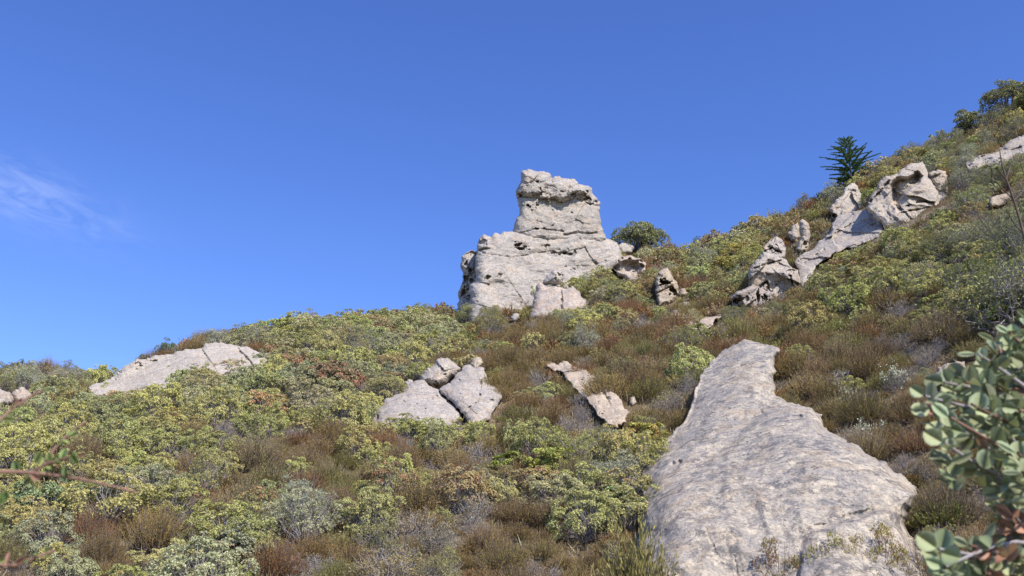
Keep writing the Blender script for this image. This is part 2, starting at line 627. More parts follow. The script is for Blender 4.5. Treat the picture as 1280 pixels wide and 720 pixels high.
def rock_mesh(name, poly, anchor, mat, off=0.6, follow=0.0, lean=0.3, tilt=0.0, bulge=0.8, w=14.0, thick=3.0, seed=1,
              res=1.0, rough=0.25, rscale=1.6, strata=0.0, facets=(), grooves=(), pits=(), npits=0, Ya=None, wob=0.28, cracks=0.0, broad=0.0, broad_s=4.0, blocks=0.0, block_s=1.2, plates=(), crest=0.0, crest_s=3.0):
    rng = np.random.default_rng(seed)
    pl = rough_poly(poly, rng, max(2.0, 3 * res), wob)
    u0, v0 = pl.min(0) - 2 * res
    u1, v1 = pl.max(0) + 2 * res
    U, V = np.meshgrid(np.arange(u0, u1, res), np.arange(v0, v1, res))
    shp = U.shape
    P = np.stack([U.ravel(), V.ravel()], -1)
    ins = inside(P, pl)
    dist, near = seg_dist(P, pl, np.roll(pl, -1, 0))
    sd = np.where(ins, dist, -dist)
    keep = sd > -0.72 * res
    snap = keep & (sd < 0.45 * res)
    P[snap] = near[snap]
    e = np.where(snap, 0.0, np.maximum(sd, 0))
    Ya = float(terrain_Y(*anchor)) - off * 0.22 if Ya is None else Ya
    mpp = Ya / FPX
    u, v = P[:, 0], P[:, 1]
    D = Ya + lean * (anchor[1] - v) * mpp + tilt * (u - anchor[0]) * mpp
    if follow:
        D = D + follow * (np.maximum(terrain_Y(u, v), 1) - terrain_Y(*anchor))
    base = D.copy()
    q = np.clip(e / w, 0, 1)
    prof = np.sqrt(np.maximum(1 - (1 - q) ** 2, 0))
    D = D - bulge * prof
    for (fu, fv, du, dv, sl) in facets:
        L = math.hypot(du, dv)
        dd = ((u - fu) * du + (v - fv) * dv) / L * mpp
        dd = dd + 0.15 * vnoise(u * mpp / 1.2, v * mpp / 1.2, seed + 91)
        sw = 0.35
        D = D + sl * sw * np.logaddexp(0, np.clip(dd / sw, -30, 30))
    X, Z = u * mpp / rscale, v * mpp / rscale * (1 + strata)
    fade = np.clip(e / (3.0 * res), 0, 1)
    D = D + broad * fade * fbm(u * mpp / broad_s, v * mpp / broad_s, seed + 200, 3, 0.5)
    D = D + rough * fade * (fbm(X, Z, seed, 6, 0.52) * 1.0 - 0.55 * ridged(X * 0.8 + 3, Z * 0.8, seed + 5, 5))
    for (pp, ph, pw) in plates:
        pp = np.array(pp, float)
        jit = np.stack([u + 3.0 * fbm(u / 14.0, v / 14.0, seed + 401, 4), v + 3.0 * fbm(u / 14.0 + 5, v / 14.0, seed + 402, 4)], -1)
        pd_, _ = seg_dist(jit, pp, np.roll(pp, -1, 0))
        pd_ = np.where(inside(jit, pp), pd_, 0)
        D = D - ph * np.clip(e / 10.0, 0, 1) * np.clip(pd_ / pw, 0, 1)
    if blocks:
        # fractured planes: every block has its own set-back and tilt
        ex, ez = (u.max() - u.min()) * mpp, (v.max() - v.min()) * mpp
        nb = int(np.clip(ex * ez / block_s ** 2, 6, 120))
        C = np.stack([rng.uniform(u.min(), u.max(), nb), rng.uniform(v.min(), v.max(), nb)], -1)
        wu = u + 0.2 * block_s / mpp * fbm(u * mpp / block_s, v * mpp / block_s, seed + 301, 3)
        wv = v + 0.2 * block_s / mpp * fbm(u * mpp / block_s + 9, v * mpp / block_s, seed + 302, 3)
        d2 = (wu[:, None] - C[None, :, 0]) ** 2 + 1.7 * (wv[:, None] - C[None, :, 1]) ** 2
        k_ = d2.argmin(1)
        offs, tx, tz = rng.uniform(-.5, .5, nb), rng.normal(size=nb) * .45, rng.normal(size=nb) * .35
        D = D + blocks * fade * (offs[k_] + (tx[k_] * (wu - C[k_, 0]) + tz[k_] * (wv - C[k_, 1])) * mpp / block_s)
    if crest:
        cu, cv = u * mpp / crest_s + 0.25 * fbm(u * mpp / 1.5, v * mpp / 1.5, seed + 501, 3), v * mpp / crest_s
        D = D + crest * np.clip(e / 12.0, 0, 1) * (np.abs(vnoise(cu, cv, seed + 502)) + 0.35 * np.abs(vnoise(cu * 2.7 + 4, cv * 2.7, seed + 503)) + 0.16 * np.abs(vnoise(cu * 6.1, cv * 6.1 + 7, seed + 504)) - .3)
    if cracks:
        rg = np.abs(vnoise(X * 0.5 + 0.3 * vnoise(X * 3, Z * 3, seed + 3), Z * 0.9 + 0.3 * vnoise(X * 3, Z * 3, seed + 4), seed + 77))
        D = D + cracks * fade * np.clip(1 - rg / 0.035, 0, 1)
    for (line, gw, gd) in grooves:
        ln = np.array(line, float)
        gdist, _ = seg_dist(P, ln[:-1], ln[1:])
        gdist = gdist + 1.6 * gw * vnoise(u / (3.5 * gw), v / (3.5 * gw), seed + 31) + 0.8 * gw * vnoise(u / (1.2 * gw), v / (1.2 * gw), seed + 32)
        gate = np.clip(0.75 + 1.5 * vnoise(u / (4.5 * gw), v / (4.5 * gw), seed + 33), 0, 1)
        D = D + gd * gate * fade * np.clip(1 - gdist / gw, 0, 1) ** 0.8
    pits = list(pits)
    if npits:
        cand = P[ins & (e > 4)]
        for k in rng.integers(0, len(cand), npits):
            r_ = rng.uniform(0.7, 1.0) ** 1.0 * (2.2 if rng.random() < .2 else 1.1)
            pits.append((cand[k][0], cand[k][1], r_ * 1.6, r_, rng.uniform(0.06, 0.25)))
    for (pu, pv, ru, rv, pd) in pits:
        rr_ = np.hypot((u - pu) / ru, (v - pv) / rv)
        rr_ = rr_ * (1 + 1.1 * vnoise(u / (ru * 0.8) + pu, v / (rv * 0.8), seed + 57) + 0.6 * vnoise(u / (ru * 0.35) + pu, v / (rv * 0.35), seed + 58))
        D = D + pd * fade * np.sqrt(np.clip(1 - rr_ ** 2, 0, 1))
    D = np.where(e > 3 * res, np.minimum(D, base + thick * 0.6), D)
    back = np.maximum(base, D) + 0.1 * prof + thick * prof
    s, T = pix_ST(u, v)
    front3 = np.stack([s * D, D, T * D], -1)
    back3 = np.stack([s * back, back, T * back], -1)
    n = len(P)
    allv = np.concatenate([front3, back3])
    ii = np.arange(n).reshape(shp)
    q4 = np.stack([ii[:-1, :-1], ii[1:, :-1], ii[1:, 1:], ii[:-1, 1:]], -1).reshape(-1, 4)
    q4 = q4[keep[q4].all(1)]
    bq = q4[:, ::-1].copy()
    bq = np.where(snap[bq], bq, bq + n)
    Fq = np.concatenate([q4, bq])
    used, inv = np.unique(Fq, return_inverse=True)
    return allv[used], inv.reshape(Fq.shape), Ya


def rock(name, label, poly, anchor, mat, parent=None, vis=None, cat='rock', tint=(1, 1, 1), group=None, hide=True, **kw):
    V_, F_, Ya = rock_mesh(name, poly, anchor, mat, **kw)
    if parent is None:
        org = np.array([V_[:, 0].mean(), V_[:, 1].min() * .5 + V_[:, 1].mean() * .5, V_[:, 2].min()])
    else:
        org = np.array(parent.location)
    me = mesh_from(name, V_ - org, F_, [M[mat]], smooth=True)
    o = link(name, me, parent, tuple(org) if parent is None else (0, 0, 0))
    o.color = (*tint, 1)
    if parent is None and label:
        tag(o, label, cat, group)
    if hide:
        ROCK_VIS.append((np.array(vis if vis is not None else poly, float), Ya))
    return o


# --- the tall sandstone tower on the crest
TY = float(terrain_Y(640, 388)) - 0.6
trt = at(670, 385, TY + 3)
tower = link('rock_tower', None, None, tuple(trt))
tag(tower, 'tall pale grey sandstone tower with an overhanging cap rising against the blue sky', 'rock formation')
rock('base_block', None, [(583, 384), (586, 367), (594, 350), (594, 330), (596, 311), (597.5, 303), (600, 296.7), (607, 293.6), (614, 296.7),
     (618, 291), (629.4, 289), (643, 289.4), (660, 287), (700, 285), (745, 290), (758.6, 298.6), (771, 302.8), (775, 308), (778, 325), (760, 352),
     (730, 372), (700, 395), (660, 412), (590, 412), (583, 396)], (640, 388), 'tower', tower, off=2.0, lean=0.42, tilt=0.42, bulge=1.1, w=12, thick=9, blocks=.18, block_s=2.0, seed=3,
     res=0.8, rough=0.42, rscale=2.2, strata=0.8, facets=[(603, 340, -1, -0.15, 1.6)], cracks=.05,
     grooves=[([(600, 313), (606, 311), (613, 310.5)], 2.4, 0.55), ([(663, 293.5), (680, 293), (697, 294)], 2.0, 0.5),
              ([(690, 316), (702, 316), (714, 319)], 1.6, 0.35), ([(596, 322), (602, 316), (612, 318), (640, 322), (700, 312)], 1.2, 0.2)],
     pits=[(648, 305.5, 5, 2.5, 0.8), (651, 311, 5, 2.6, 0.9), (604, 303, 4, 5, 0.5), (610, 346, 3.5, 3, 0.6), (693, 315, 2, 1.6, .5),
           (699, 318, 2, 1.6, .5), (706, 316, 2, 1.6, .5), (713, 318, 2, 1.5, .5), (719, 315, 2, 1.5, .4), (683, 307, 3, 1.5, .4), (625, 343, 2.5, 1.3, .3)],
     npits=25, vis=[(583, 380), (586, 367), (594, 350), (594, 330), (597.5, 303), (607, 293.6), (618, 291), (640, 289), (745, 290), (771, 302.8),
                    (745, 312), (725, 318), (700, 330), (690, 338), (676, 352), (650, 364), (640, 374), (610, 378)])
rock('left_buttress', None, [(576.7, 322), (581, 316.7), (590.5, 312.5), (596, 314), (600, 325), (599, 339), (597, 355), (592, 369), (589, 383),
     (588, 404), (569, 402), (571, 380.5), (572.5, 367), (576.7, 355.5), (578, 339), (576, 328)], (584, 384), 'tower', tower, off=2.6, lean=0.25,
     tilt=0.3, bulge=0.7, w=6, thick=5, blocks=0.5, block_s=0.9, seed=4, res=0.6, rough=0.55, rscale=1.1, facets=[(584, 345, -1, 0.1, 1.2)],
     pits=[(583, 330, 3, 3, .7), (588, 338, 2.5, 3, .6), (582, 350, 3, 4, .8), (590, 352, 3, 4, .6), (580, 365, 3, 4, .7), (586, 362, 2, 3, .5)], npits=10)
rock('upper_block', None, [(655, 222), (690, 224), (735, 232), (740.5, 241.7), (744.7, 246), (751, 254), (750, 262.5), (751.7, 276), (753.6, 286), (758, 298),
     (752, 306), (690, 302), (640, 297), (640.5, 289), (643, 280.5), (649.4, 265), (647.5, 257), (646.7, 250)], (690, 298), 'tower', tower, Ya=TY + 3.2, lean=0.10,
     tilt=0.35, bulge=0.9, w=9, thick=8, blocks=.15, block_s=2.0, npits=18, seed=6, res=0.7, rough=0.32, rscale=2.0, strata=0.6, facets=[(649, 265, -1, 0, 1.2)], cracks=.04,
     grooves=[([(706, 294), (722, 290.5), (744, 292)], 2.0, 0.5), ([(640, 293), (668, 287), (680, 286), (704, 289)], 1.2, 0.35), ([(722, 249), (735, 254), (748, 258)], 1.4, .4)],
     pits=[(660.5, 257, 2, 2, .8), (672, 256, 1.6, 1.6, .5), (735, 248, 4, 2.2, .7), (745, 252, 3, 2, .6), (733, 240, 3, 2, .6), (738, 256, 3, 1.6, .4), (670, 286, 4, 1.2, .4)])
rock('cap', None, [(651.7, 214.4), (655.8, 212.8), (671, 214.4), (687.8, 217), (690, 222.8), (707, 222.8), (719.7, 225.5), (724, 231), (732, 236), (735, 242),
     (725, 243), (718, 248), (711, 250.5), (704, 254), (687.8, 257), (676.7, 254.5), (665.5, 249.4), (654.4, 247), (647.5, 250.5), (644.7, 245), (645, 237.5), (650, 229)],
     (690, 250), 'tower', tower, Ya=TY + 2.7, lean=0.30, tilt=0.30, bulge=1.25, w=9, thick=8, blocks=.22, block_s=1.2, npits=10, seed=8, res=0.6, rough=0.36, rscale=1.5, strata=0.3,
     facets=[(690, 243, -0.35, 1, 0.8), (650, 235, -1, 0.1, 1.0)], cracks=.05,
     grooves=[([(712, 250), (714, 243), (722, 239)], 1.5, 0.5), ([(686, 218), (690, 228)], 1.2, .3)],
     pits=[(671, 244, 5, 4, .45), (682, 250, 5, 4, .4), (692, 250, 5, 4, .4), (716, 244, 3.5, 3, .6), (672, 227, 2.5, 1.3, .5), (650, 243, 3, 3, .5)])
rock('pale_stone', 'small smooth pale stone at the right-hand foot of the rock tower', [(773, 308), (774, 305.5), (780, 303.3), (788, 304.6), (793, 309.5), (790, 316), (776, 316)],
     (783, 312), 'pale', off=1.5, lean=0.4, bulge=0.5, w=5, thick=1.4, seed=10, res=0.5, rough=0.1)

# --- boulder stack below the tower
rock('perched_boulder', 'small rounded grey boulder perched on top of the pale block below the tower', [(678, 354), (680, 349), (683.6, 344.4), (693, 336.7), (699, 337), (703, 340), (705, 347),
     (703, 353), (699, 356), (690.5, 356.5), (682, 356)], (692, 354), 'split', Ya=float(terrain_Y(700, 390)) + 1.0, lean=0.35, bulge=0.9, w=8, thick=2.2, seed=12, res=0.5, rough=0.3, rscale=.8,
     pits=[(699, 344, 3.5, 3.5, .5), (694, 348, 2, 2, .3)], facets=[(684, 350, -1, 0.4, 0.8)])
rock('pale_block', 'pale pinkish block of rock carrying a small perched boulder below the tower', [(668, 366), (669.7, 358), (679.4, 354.5), (696, 356.5), (704, 360), (715.5, 357), (724, 364), (732, 373.6), (739, 382),
     (752, 384), (752, 396), (700, 402), (662, 398), (665.5, 380.5)], (700, 390), 'split', off=2.0, lean=0.9, bulge=0.9, w=9, thick=3.5, seed=13, res=0.7, rough=0.3, tint=(1.05, 1.0, .98),
     grooves=[([(701, 360), (703, 372), (702, 384)], 1.6, 0.5)], facets=[(672, 380, -1, 0, .8)],
     vis=[(668, 368), (669.7, 358), (680, 355), (715, 357), (724, 364), (739, 382), (730, 384), (700, 386), (680, 386), (667, 380)])
rock('stone', 'little pale stone in the scrub left of the pale block below the tower', [(638, 397), (641, 392.5), (646, 391.5), (650, 394), (650, 400), (640, 402)], (645, 398), 'split', off=2.0, lean=.4, bulge=.4, w=4, thick=1.0, seed=14, res=0.5, rough=.1)

# --- long pale slab on the crest, left
rock('pale_slab', 'long low pale sandstone slab on the crest left of the tower', [(110, 484.7), (128, 478), (137.5, 474), (145, 467), (156, 457.5), (169, 449), (184, 447), (205, 444), (227.5, 438.7), (246, 436), (257.5, 428.4),
     (269, 428), (287.5, 430), (295, 431.6), (312, 434), (319, 438), (338, 440.6), (336, 450), (331, 462), (310, 472), (270, 486), (230, 495), (180, 503), (140, 505), (114, 500)],
     (215, 490), 'pale', follow=0.35, off=6, lean=1.0, tilt=0.25, bulge=1.3, w=11, thick=4.5, blocks=0.25, block_s=1.5, seed=15, res=0.8, rough=0.42, rscale=1.7, strata=0.9, cracks=.12,
     grooves=[([(294, 432), (301, 441), (312, 451), (316, 458)], 1.6, 0.7), ([(112, 488), (150, 476), (200, 466), (260, 452)], 1.5, .22), ([(180, 452), (230, 448), (280, 438)], 1.4, .2)],
     pits=[(172, 455, 4, 2, .4), (176, 457, 2, 1.5, .4), (148, 465, 3, 1.5, .3), (130, 484, 3, 1.2, .3), (194, 451, 3, 1.2, .3)], npits=12,
     vis=[(110, 484.7), (137.5, 474), (156, 457.5), (169, 449), (205, 444), (246, 436), (257.5, 428.4), (295, 431.6), (338, 440.6), (331, 452), (300, 456), (280, 466), (262, 458), (240, 464),
          (216, 466), (212, 482), (190, 486), (150, 490), (114, 494)])
# --- two boulders at the left edge
rock('edge_boulder', 'pale grey boulder cut by the left edge, lower on the slope than the pale slab', [(-30, 494), (-20, 489), (5.5, 488.5), (14, 492), (17.5, 500), (10, 508), (-25, 512)], (0, 504), 'pale', off=1.4, lean=.5, bulge=.7, w=7, thick=2, seed=17, res=.6, rough=.2, tint=(.95, .92, .9))
rock('edge_boulder', 'rounded pinkish boulder, the right one of two boulders at the left edge', [(14, 492), (19.4, 486.5), (30.5, 484), (39, 490.5), (40, 498), (35, 504), (18, 505)], (28, 501), 'pale', off=1.6, lean=.5, bulge=.7, w=7, thick=2, seed=18, res=.6, rough=.2, tint=(.95, .9, .87))

# --- split boulders in the middle of the slope
rock('sloping_boulder', 'broad smooth grey boulder, lowest of the split boulder cluster mid slope', [(463, 523), (470, 511), (483, 497), (495, 492), (504.7, 484.7), (517, 477), (528, 474.5), (536, 482), (542, 485), (551, 489), (560, 497), (568, 506),
     (578, 518), (566, 538), (530, 542), (480, 540), (462, 532)], (515, 528), 'split', follow=0.55, off=1.4, lean=0.35, tilt=.1, bulge=1.6, w=24, thick=4, blocks=0.08, block_s=1.3, seed=20, res=.8, rough=0.32, rscale=1.5, strata=.3, facets=[(474, 515, -1, 0.2, 1.2), (545, 500, 1, .5, .5)],
     grooves=[([(498, 505), (525, 496), (545, 494)], 2.0, .2), ([(470, 524), (474, 516)], 2.0, .6)], npits=10, cracks=.06,
     vis=[(463, 523), (483, 497), (504.7, 484.7), (528, 474.5), (551, 489), (568, 506), (562, 512), (545, 522), (532, 526), (520, 520), (480, 524)])
rock('upper_boulder', 'angular pale boulder leaning at the top of the split cluster mid slope', [(526, 469), (534, 459.7), (544, 453), (551.5, 446.4), (559, 447), (565.6, 452), (576, 460.5), (573, 467), (564, 475), (558, 481.5), (547, 487), (540, 484), (533, 481), (526, 477)],
     (548, 484), 'split', off=2.2, lean=0.9, tilt=.2, bulge=1.2, w=11, thick=3, blocks=0.15, block_s=0.9, seed=21, res=.6, rough=0.3, rscale=1.1, facets=[(550, 474, 0.5, 1, 1.0), (538, 465, -1, .1, .8)], npits=6, tint=(1.06, 1.04, 1.0),
     pits=[(546, 482, 3, 3, .5), (556, 468, 3, 1.2, .2)])
rock('cracked_boulder', 'large cracked grey boulder on the right of the split cluster mid slope', [(549, 488), (562.5, 479), (576.6, 464), (580, 457), (589, 456), (595, 460), (606, 460), (609, 471), (615.6, 481.5), (626.6, 489), (628.5, 497), (622, 508), (613, 524), (600, 536), (586, 534), (576, 516), (566, 503), (556, 495)],
     (592, 522), 'split', follow=0.5, off=1.7, lean=0.5, tilt=.25, bulge=1.3, w=16, thick=4, blocks=0.1, block_s=1.1, seed=22, res=.7, rough=0.3, rscale=1.4, facets=[(600, 485, 1, 0.1, .5)], cracks=.06,
     grooves=[([(608, 471), (601, 478.4), (600, 486)], 1.6, .6), ([(600, 493), (597, 503), (585, 510)], 1.4, .4)], npits=8,
     vis=[(549, 488), (562.5, 479), (580, 457), (606, 460), (615.6, 481.5), (628, 495), (613, 516), (598, 527), (585, 520), (566, 505)])
rock('knob_stone', 'small tan stone sitting on top of the large cracked boulder', [(588, 455), (590.6, 448), (597, 445.6), (602.5, 449), (602, 456.6), (597, 461), (590, 460)], (595, 458), 'split', Ya=float(terrain_Y(592, 522)) + .5 * (float(terrain_Y(595, 458)) - float(terrain_Y(592, 522))) + 1.0, lean=.8, bulge=.5, w=5, thick=1.3, seed=23, res=.5, rough=.2, rscale=.6, tint=(1.02, .97, .85))
rock('knob_stone', 'small grey stone poking up behind the broad smooth boulder', [(506, 477), (511, 473.6), (516, 475), (517, 482), (510, 486), (506, 484)], (511, 482), 'split', Ya=float(terrain_Y(511, 486)) - .2, lean=.4, bulge=.4, w=4, thick=1, seed=24, res=.5, rough=.1)

# --- eroded pale bank right of the split boulders
rock('eroded_bank', 'bare crumbling cream bank of sandstone running down through the scrub mid slope', [(681, 457), (695, 456), (713, 455), (733, 461.5), (743, 469), (752, 481), (763, 482), (770, 492), (778, 504), (787, 516), (783, 528), (772, 536), (760, 532), (748, 520), (735, 500), (714, 479), (698, 464)],
     (760, 522), 'pale', follow=0.95, off=5.0, lean=0, bulge=0.3, w=7, thick=1.6, blocks=.22, block_s=0.9, seed=26, res=.7, rough=0.45, rscale=.9, tint=(1.05, .97, .88), cracks=.1, wob=.35,
     grooves=[([(748, 478), (757, 495), (768, 515)], 2.0, .4)], npits=15, vis=[(681, 455), (713, 452), (745, 468), (754, 480), (767, 482), (788, 516), (774, 532), (750, 522), (730, 502), (706, 476)])
for pl, a_, sd_, lb in (([(775, 433), (778, 430), (781, 437), (784, 446), (780, 447)], (779, 440), 27, 'thin pale strip of bare rock in the scrub uphill of the eroded bank'),
                        ([(770, 456), (774, 453.5), (777, 458), (773, 461)], (773, 458), 28, 'tiny pale stone between the eroded bank and the thin bare strip'),
                        ([(788, 497), (793, 495), (796, 503), (791, 508), (787, 504)], (791, 503), 29, 'small pale grey stone right of the foot of the eroded bank')):
    rock('stone', lb, pl, a_, 'pale', off=1.0, lean=.8, bulge=.35, w=4, thick=1, seed=sd_, res=.5, rough=.15, tint=(1.0, .95, .88))

# --- hollow boulder and standing rock, right of the tower
rock('hollow_boulder', 'rounded boulder with a deep dark weathered hollow, right of the tower', [(766, 335), (767, 331), (770, 326), (777, 321), (791.5, 320.5), (802, 323.5), (808, 330), (807, 338), (802, 346), (797, 353), (784, 354), (773, 346)],
     (787, 350), 'split', off=2.6, lean=.35, bulge=.8, w=7, thick=3.2, seed=31, res=.55, rough=0.16, rscale=.9, tint=(1.02, .96, .92),
     pits=[(786, 336, 15, 10, 1.2), (796, 331, 7, 5, .4)])
rock('standing_rock', 'tan upright rock with an eye shaped hole, between the hollow boulder and the right outcrop', [(820, 347), (824, 339), (834, 334.5), (838.5, 340), (842, 349), (848, 358), (848.5, 367), (843, 376), (836, 382), (822, 384), (819.5, 367), (820, 358)],
     (833, 378), 'split', off=2.6, lean=.35, tilt=.1, bulge=.8, w=5, thick=3, blocks=0.35, block_s=0.8, seed=33, res=.55, rough=0.3, rscale=.9, tint=(1.05, .98, .85), facets=[(841, 352, 1, 0.0, .6)],
     pits=[(831, 352.5, 6, 3.4, 1.3), (841, 362, 3.5, 5, 1.1), (846, 372, 2, 5, .6)], grooves=[([(820, 367), (830, 362), (840, 358)], 1.2, .4)])
for pl, a_, sd_, lb in (([(848, 368), (851, 361), (857, 361), (861, 366), (857, 371), (850, 372)], (855, 370), 34, 'small tan stone, upper one of the rubble beside the standing rock'),
                        ([(852, 384), (855, 377), (861, 377), (864, 384), (857, 389)], (858, 386), 35, 'small tan stone, lower one of the rubble beside the standing rock'),
                        ([(1236, 253), (1240, 246), (1252, 243), (1267, 240), (1268, 250), (1252, 258), (1238, 260)], (1252, 254), 36, 'dark shaded boulder half hidden in scrub below the top right slab'),
                        ([(1168, 468), (1172, 459), (1188, 454), (1206, 452), (1208, 462), (1196, 473), (1176, 476)], (1190, 470), 37, 'pale pinkish rock low in the scrub behind the blurred foreground leaves')):
    rock('stone', lb, pl, a_, 'split', off=1.4, lean=.5, bulge=.5, w=5, thick=1.6, seed=sd_, res=.6, rough=.3, rscale=.8, tint=(.95, .88, .78))
rock('bare_gully', 'narrow bare rock strip running down from the rubble beside the standing rock', [(839, 387), (848, 385), (858, 393), (866, 404), (873, 413), (880, 424), (870, 428), (862, 414), (853, 402), (843, 394)], (862, 412), 'pale', follow=1.0, off=4.0, lean=0, bulge=.18, w=6, thick=1.2, seed=38, res=.6, rough=.08, rscale=.8, blocks=.05, block_s=.7, wob=.4, tint=(.98, .9, .84), vis=[(842, 387), (848, 386), (858, 396), (852, 397)])
rock('bare_gully', 'wider pale bare rock strip in the gully left of the right outcrop', [(881, 391), (891, 385), (904, 388), (902, 395), (893, 400), (886, 410), (880, 424), (872, 424), (874, 408)], (886, 410), 'pale', follow=1.0, off=4.0, lean=0, bulge=.18, w=6, thick=1.2, seed=39, res=.6, rough=.08, rscale=.8, blocks=.05, block_s=.7, wob=.4, tint=(.98, .9, .86), vis=[(881, 391), (891, 386), (902, 389), (890, 402), (882, 418), (874, 424), (876, 408)])

# --- outcrop on the right
rock('lower_crag', 'blocky pale crag, lowest large mass of the right hand outcrop', [(936, 339), (946.7, 324), (953.5, 315), (964, 317), (978, 321), (985.6, 330), (998, 338), (1001, 354), (996, 364), (980, 374), (964, 372), (948, 366), (935, 362)],
     (970, 366), 'split', off=2.8, lean=.55, tilt=.2, bulge=0.6, w=4, thick=5, blocks=.95, block_s=1.3, seed=41, res=.6, rough=.24, rscale=1.3, strata=.2, facets=[(941, 340, -1, 0, 1.6), (965, 350, 0.2, 1, .4)], cracks=.06, crest=1.0, crest_s=1.6,
     grooves=[([(985, 348), (992, 338), (997, 338)], 1.5, .6), ([(988, 345), (991, 357)], 1.2, .5), ([(940, 336), (960, 330), (976, 325)], 1.2, .3), ([(965, 362), (958, 352), (950, 358)], 1.8, .6)], npits=6,
     pits=[(960, 362, 4, 4, .4)], vis=[(936, 339), (953.5, 315), (978, 321), (998, 338), (1001, 352), (974, 366), (936, 360)])
rock('knob', 'rounded grey knob standing on top of the lower crag', [(954, 315), (955, 309), (958, 304.5), (962, 300), (968, 296.6), (975, 297.5), (979, 302), (982, 309), (981, 322), (972, 326), (960, 321)], (968, 320), 'split', Ya=float(terrain_Y(970, 366)) + .9, lean=.5, tilt=.2, bulge=.45, w=3.5, thick=3, blocks=.55, block_s=0.8, seed=42, res=.5, rough=.35, rscale=.8,
     pits=[(963, 309, 3, 2.5, .3), (970, 314, 4, 2, .2)], grooves=[([(956, 314), (966, 310), (976, 316)], 1.3, .5)], tint=(.98, .97, .97))
rock('ledge_rock', 'low rough ledge with dark hollows at the foot of the lower crag', [(913, 372), (921, 364), (931, 361), (939, 357.5), (949.6, 360), (960, 362), (968, 366), (964, 376), (952.5, 384), (934, 386), (915, 384)], (938, 380), 'split', off=2.8, lean=.4, bulge=0.5, w=4, thick=3, blocks=0.6, block_s=0.9, seed=43, res=.5, rough=.25, rscale=.9, tint=(.92, .9, .9),
     pits=[(948, 371, 3, 5, .9), (957, 372, 3, 4, .9), (925, 374, 4, 3, .5), (918, 377, 3, 3, .6), (934, 374, 3, 3, .4)], facets=[(935, 367, -.2, 1, .6)])
rock('leaning_slab', 'pale tan fin, left half of the split pillar above the lower crag', [(983.7, 292), (989.5, 283), (997, 277.5), (1000, 285), (1001, 296), (996, 304), (989, 301)], (993, 301), 'split', off=2.4, lean=.4, bulge=.7, w=5, thick=2, seed=44, res=.5, rough=.3, rscale=.8, tint=(1.03, .98, .9), facets=[(988, 292, -1, .2, .9)])
rock('leaning_slab', 'pale tan fin, right half of the split pillar above the lower crag', [(998.5, 277), (1003, 273.5), (1011, 279.5), (1013, 295), (1010, 312.5), (1001, 317), (994, 311), (998, 303), (1002, 294)], (1004, 312), 'split', off=2.6, lean=.4, bulge=.7, w=5, thick=2, seed=45, res=.5, rough=.35, rscale=.8, tint=(1.0, .97, .92), facets=[(1000, 295, -1, 0, 1.0)], pits=[(1006, 305, 3, 3, .5)])
rock('long_slab', 'long smooth rock ramp climbing from the lower crag to the top right outcrop', [(993, 328), (1005, 316), (1020.6, 306.7), (1036, 293), (1040, 279), (1052, 268), (1067, 264), (1095, 262), (1105, 272), (1104, 288), (1098.4, 297), (1085, 303), (1075, 306.7), (1055.6, 311.6), (1040, 320), (1026.5, 328), (1016.7, 340), (1008, 354), (1002, 360), (998, 350), (998, 339)],
     (1025, 325), 'split', follow=.55, off=6, lean=.3, tilt=.1, bulge=.6, w=9, thick=4, blocks=.6, block_s=1.3, seed=46, res=.7, rough=.4, rscale=1.6, strata=.8, cracks=.15, npits=3, crest=1.0, crest_s=2.5,
     grooves=[([(1045, 292), (1065, 280), (1090, 274)], 1.6, .5), ([(1060, 288), (1080, 283), (1100, 280)], 1.5, .4), ([(1005, 330), (1030, 312)], 1.2, .3)], facets=[(1045, 305, .3, 1, .3)])
rock('pale_nose', 'smooth whitish pointed boulder at the upper end of the long rock ramp', [(1037, 261), (1043.5, 252), (1054, 241), (1061.5, 231), (1068, 228.6), (1074, 238), (1078, 247), (1086, 255), (1082, 263), (1070, 270), (1056, 274), (1045, 277), (1039, 271)], (1060, 270), 'split', off=3.4, lean=.55, tilt=.25, bulge=.6, w=4, thick=4, blocks=.5, block_s=1.2, seed=47, res=.6, rough=.3, rscale=1.2, tint=(1.12, 1.12, 1.1), facets=[(1043, 262, -1, .5, 1.2)],
     pits=[(1041, 270, 5, 4, 1.0), (1068, 239, 3, 1.6, .5)])
rock('overhang_outcrop', 'big angular outcrop with a dark overhang under its peaked top, upper right', [(1085, 253), (1089, 244), (1097.6, 229), (1106.6, 219.7), (1119, 217.5), (1128, 210.7), (1143, 204), (1152.7, 201.5), (1159, 214), (1170, 232), (1186, 244), (1196, 250), (1190, 262), (1176, 270), (1164, 272), (1150, 279), (1135.5, 284), (1121, 288), (1108, 286), (1092, 272), (1084, 262)],
     (1135, 276), 'split', off=-6.0, lean=.55, tilt=-.05, bulge=0.7, w=4, thick=6, blocks=.5, block_s=1.4, seed=48, res=.65, rough=.28, rscale=1.5, strata=.3, cracks=.15, tint=(1.02, 1.0, .96), crest=1.6, crest_s=2.2,
     plates=[([(1112, 230), (1121, 221.5), (1135, 219.5), (1147, 213), (1154, 219), (1146, 232), (1133, 243), (1122, 258), (1113, 253)], -1.3, 4.5)],
     grooves=[([(1118, 257), (1128, 262), (1140, 275)], 1.6, .4), ([(1132, 258), (1150, 252), (1180, 253)], 1.4, .35), ([(1126, 266), (1150, 261), (1186, 256)], 1.3, .35), ([(1104, 258), (1112, 270), (1122, 276)], 2.0, .4), ([(1088, 252), (1100, 240), (1112, 225)], 1.4, .4)],
     facets=[(1168, 235, 1, -.6, .6), (1125, 230, -1, .3, .5)], vis=[(1085, 253), (1097.6, 229), (1119, 218), (1152.7, 201.7), (1170, 232), (1194, 249), (1164, 266), (1130, 276), (1108, 272)])
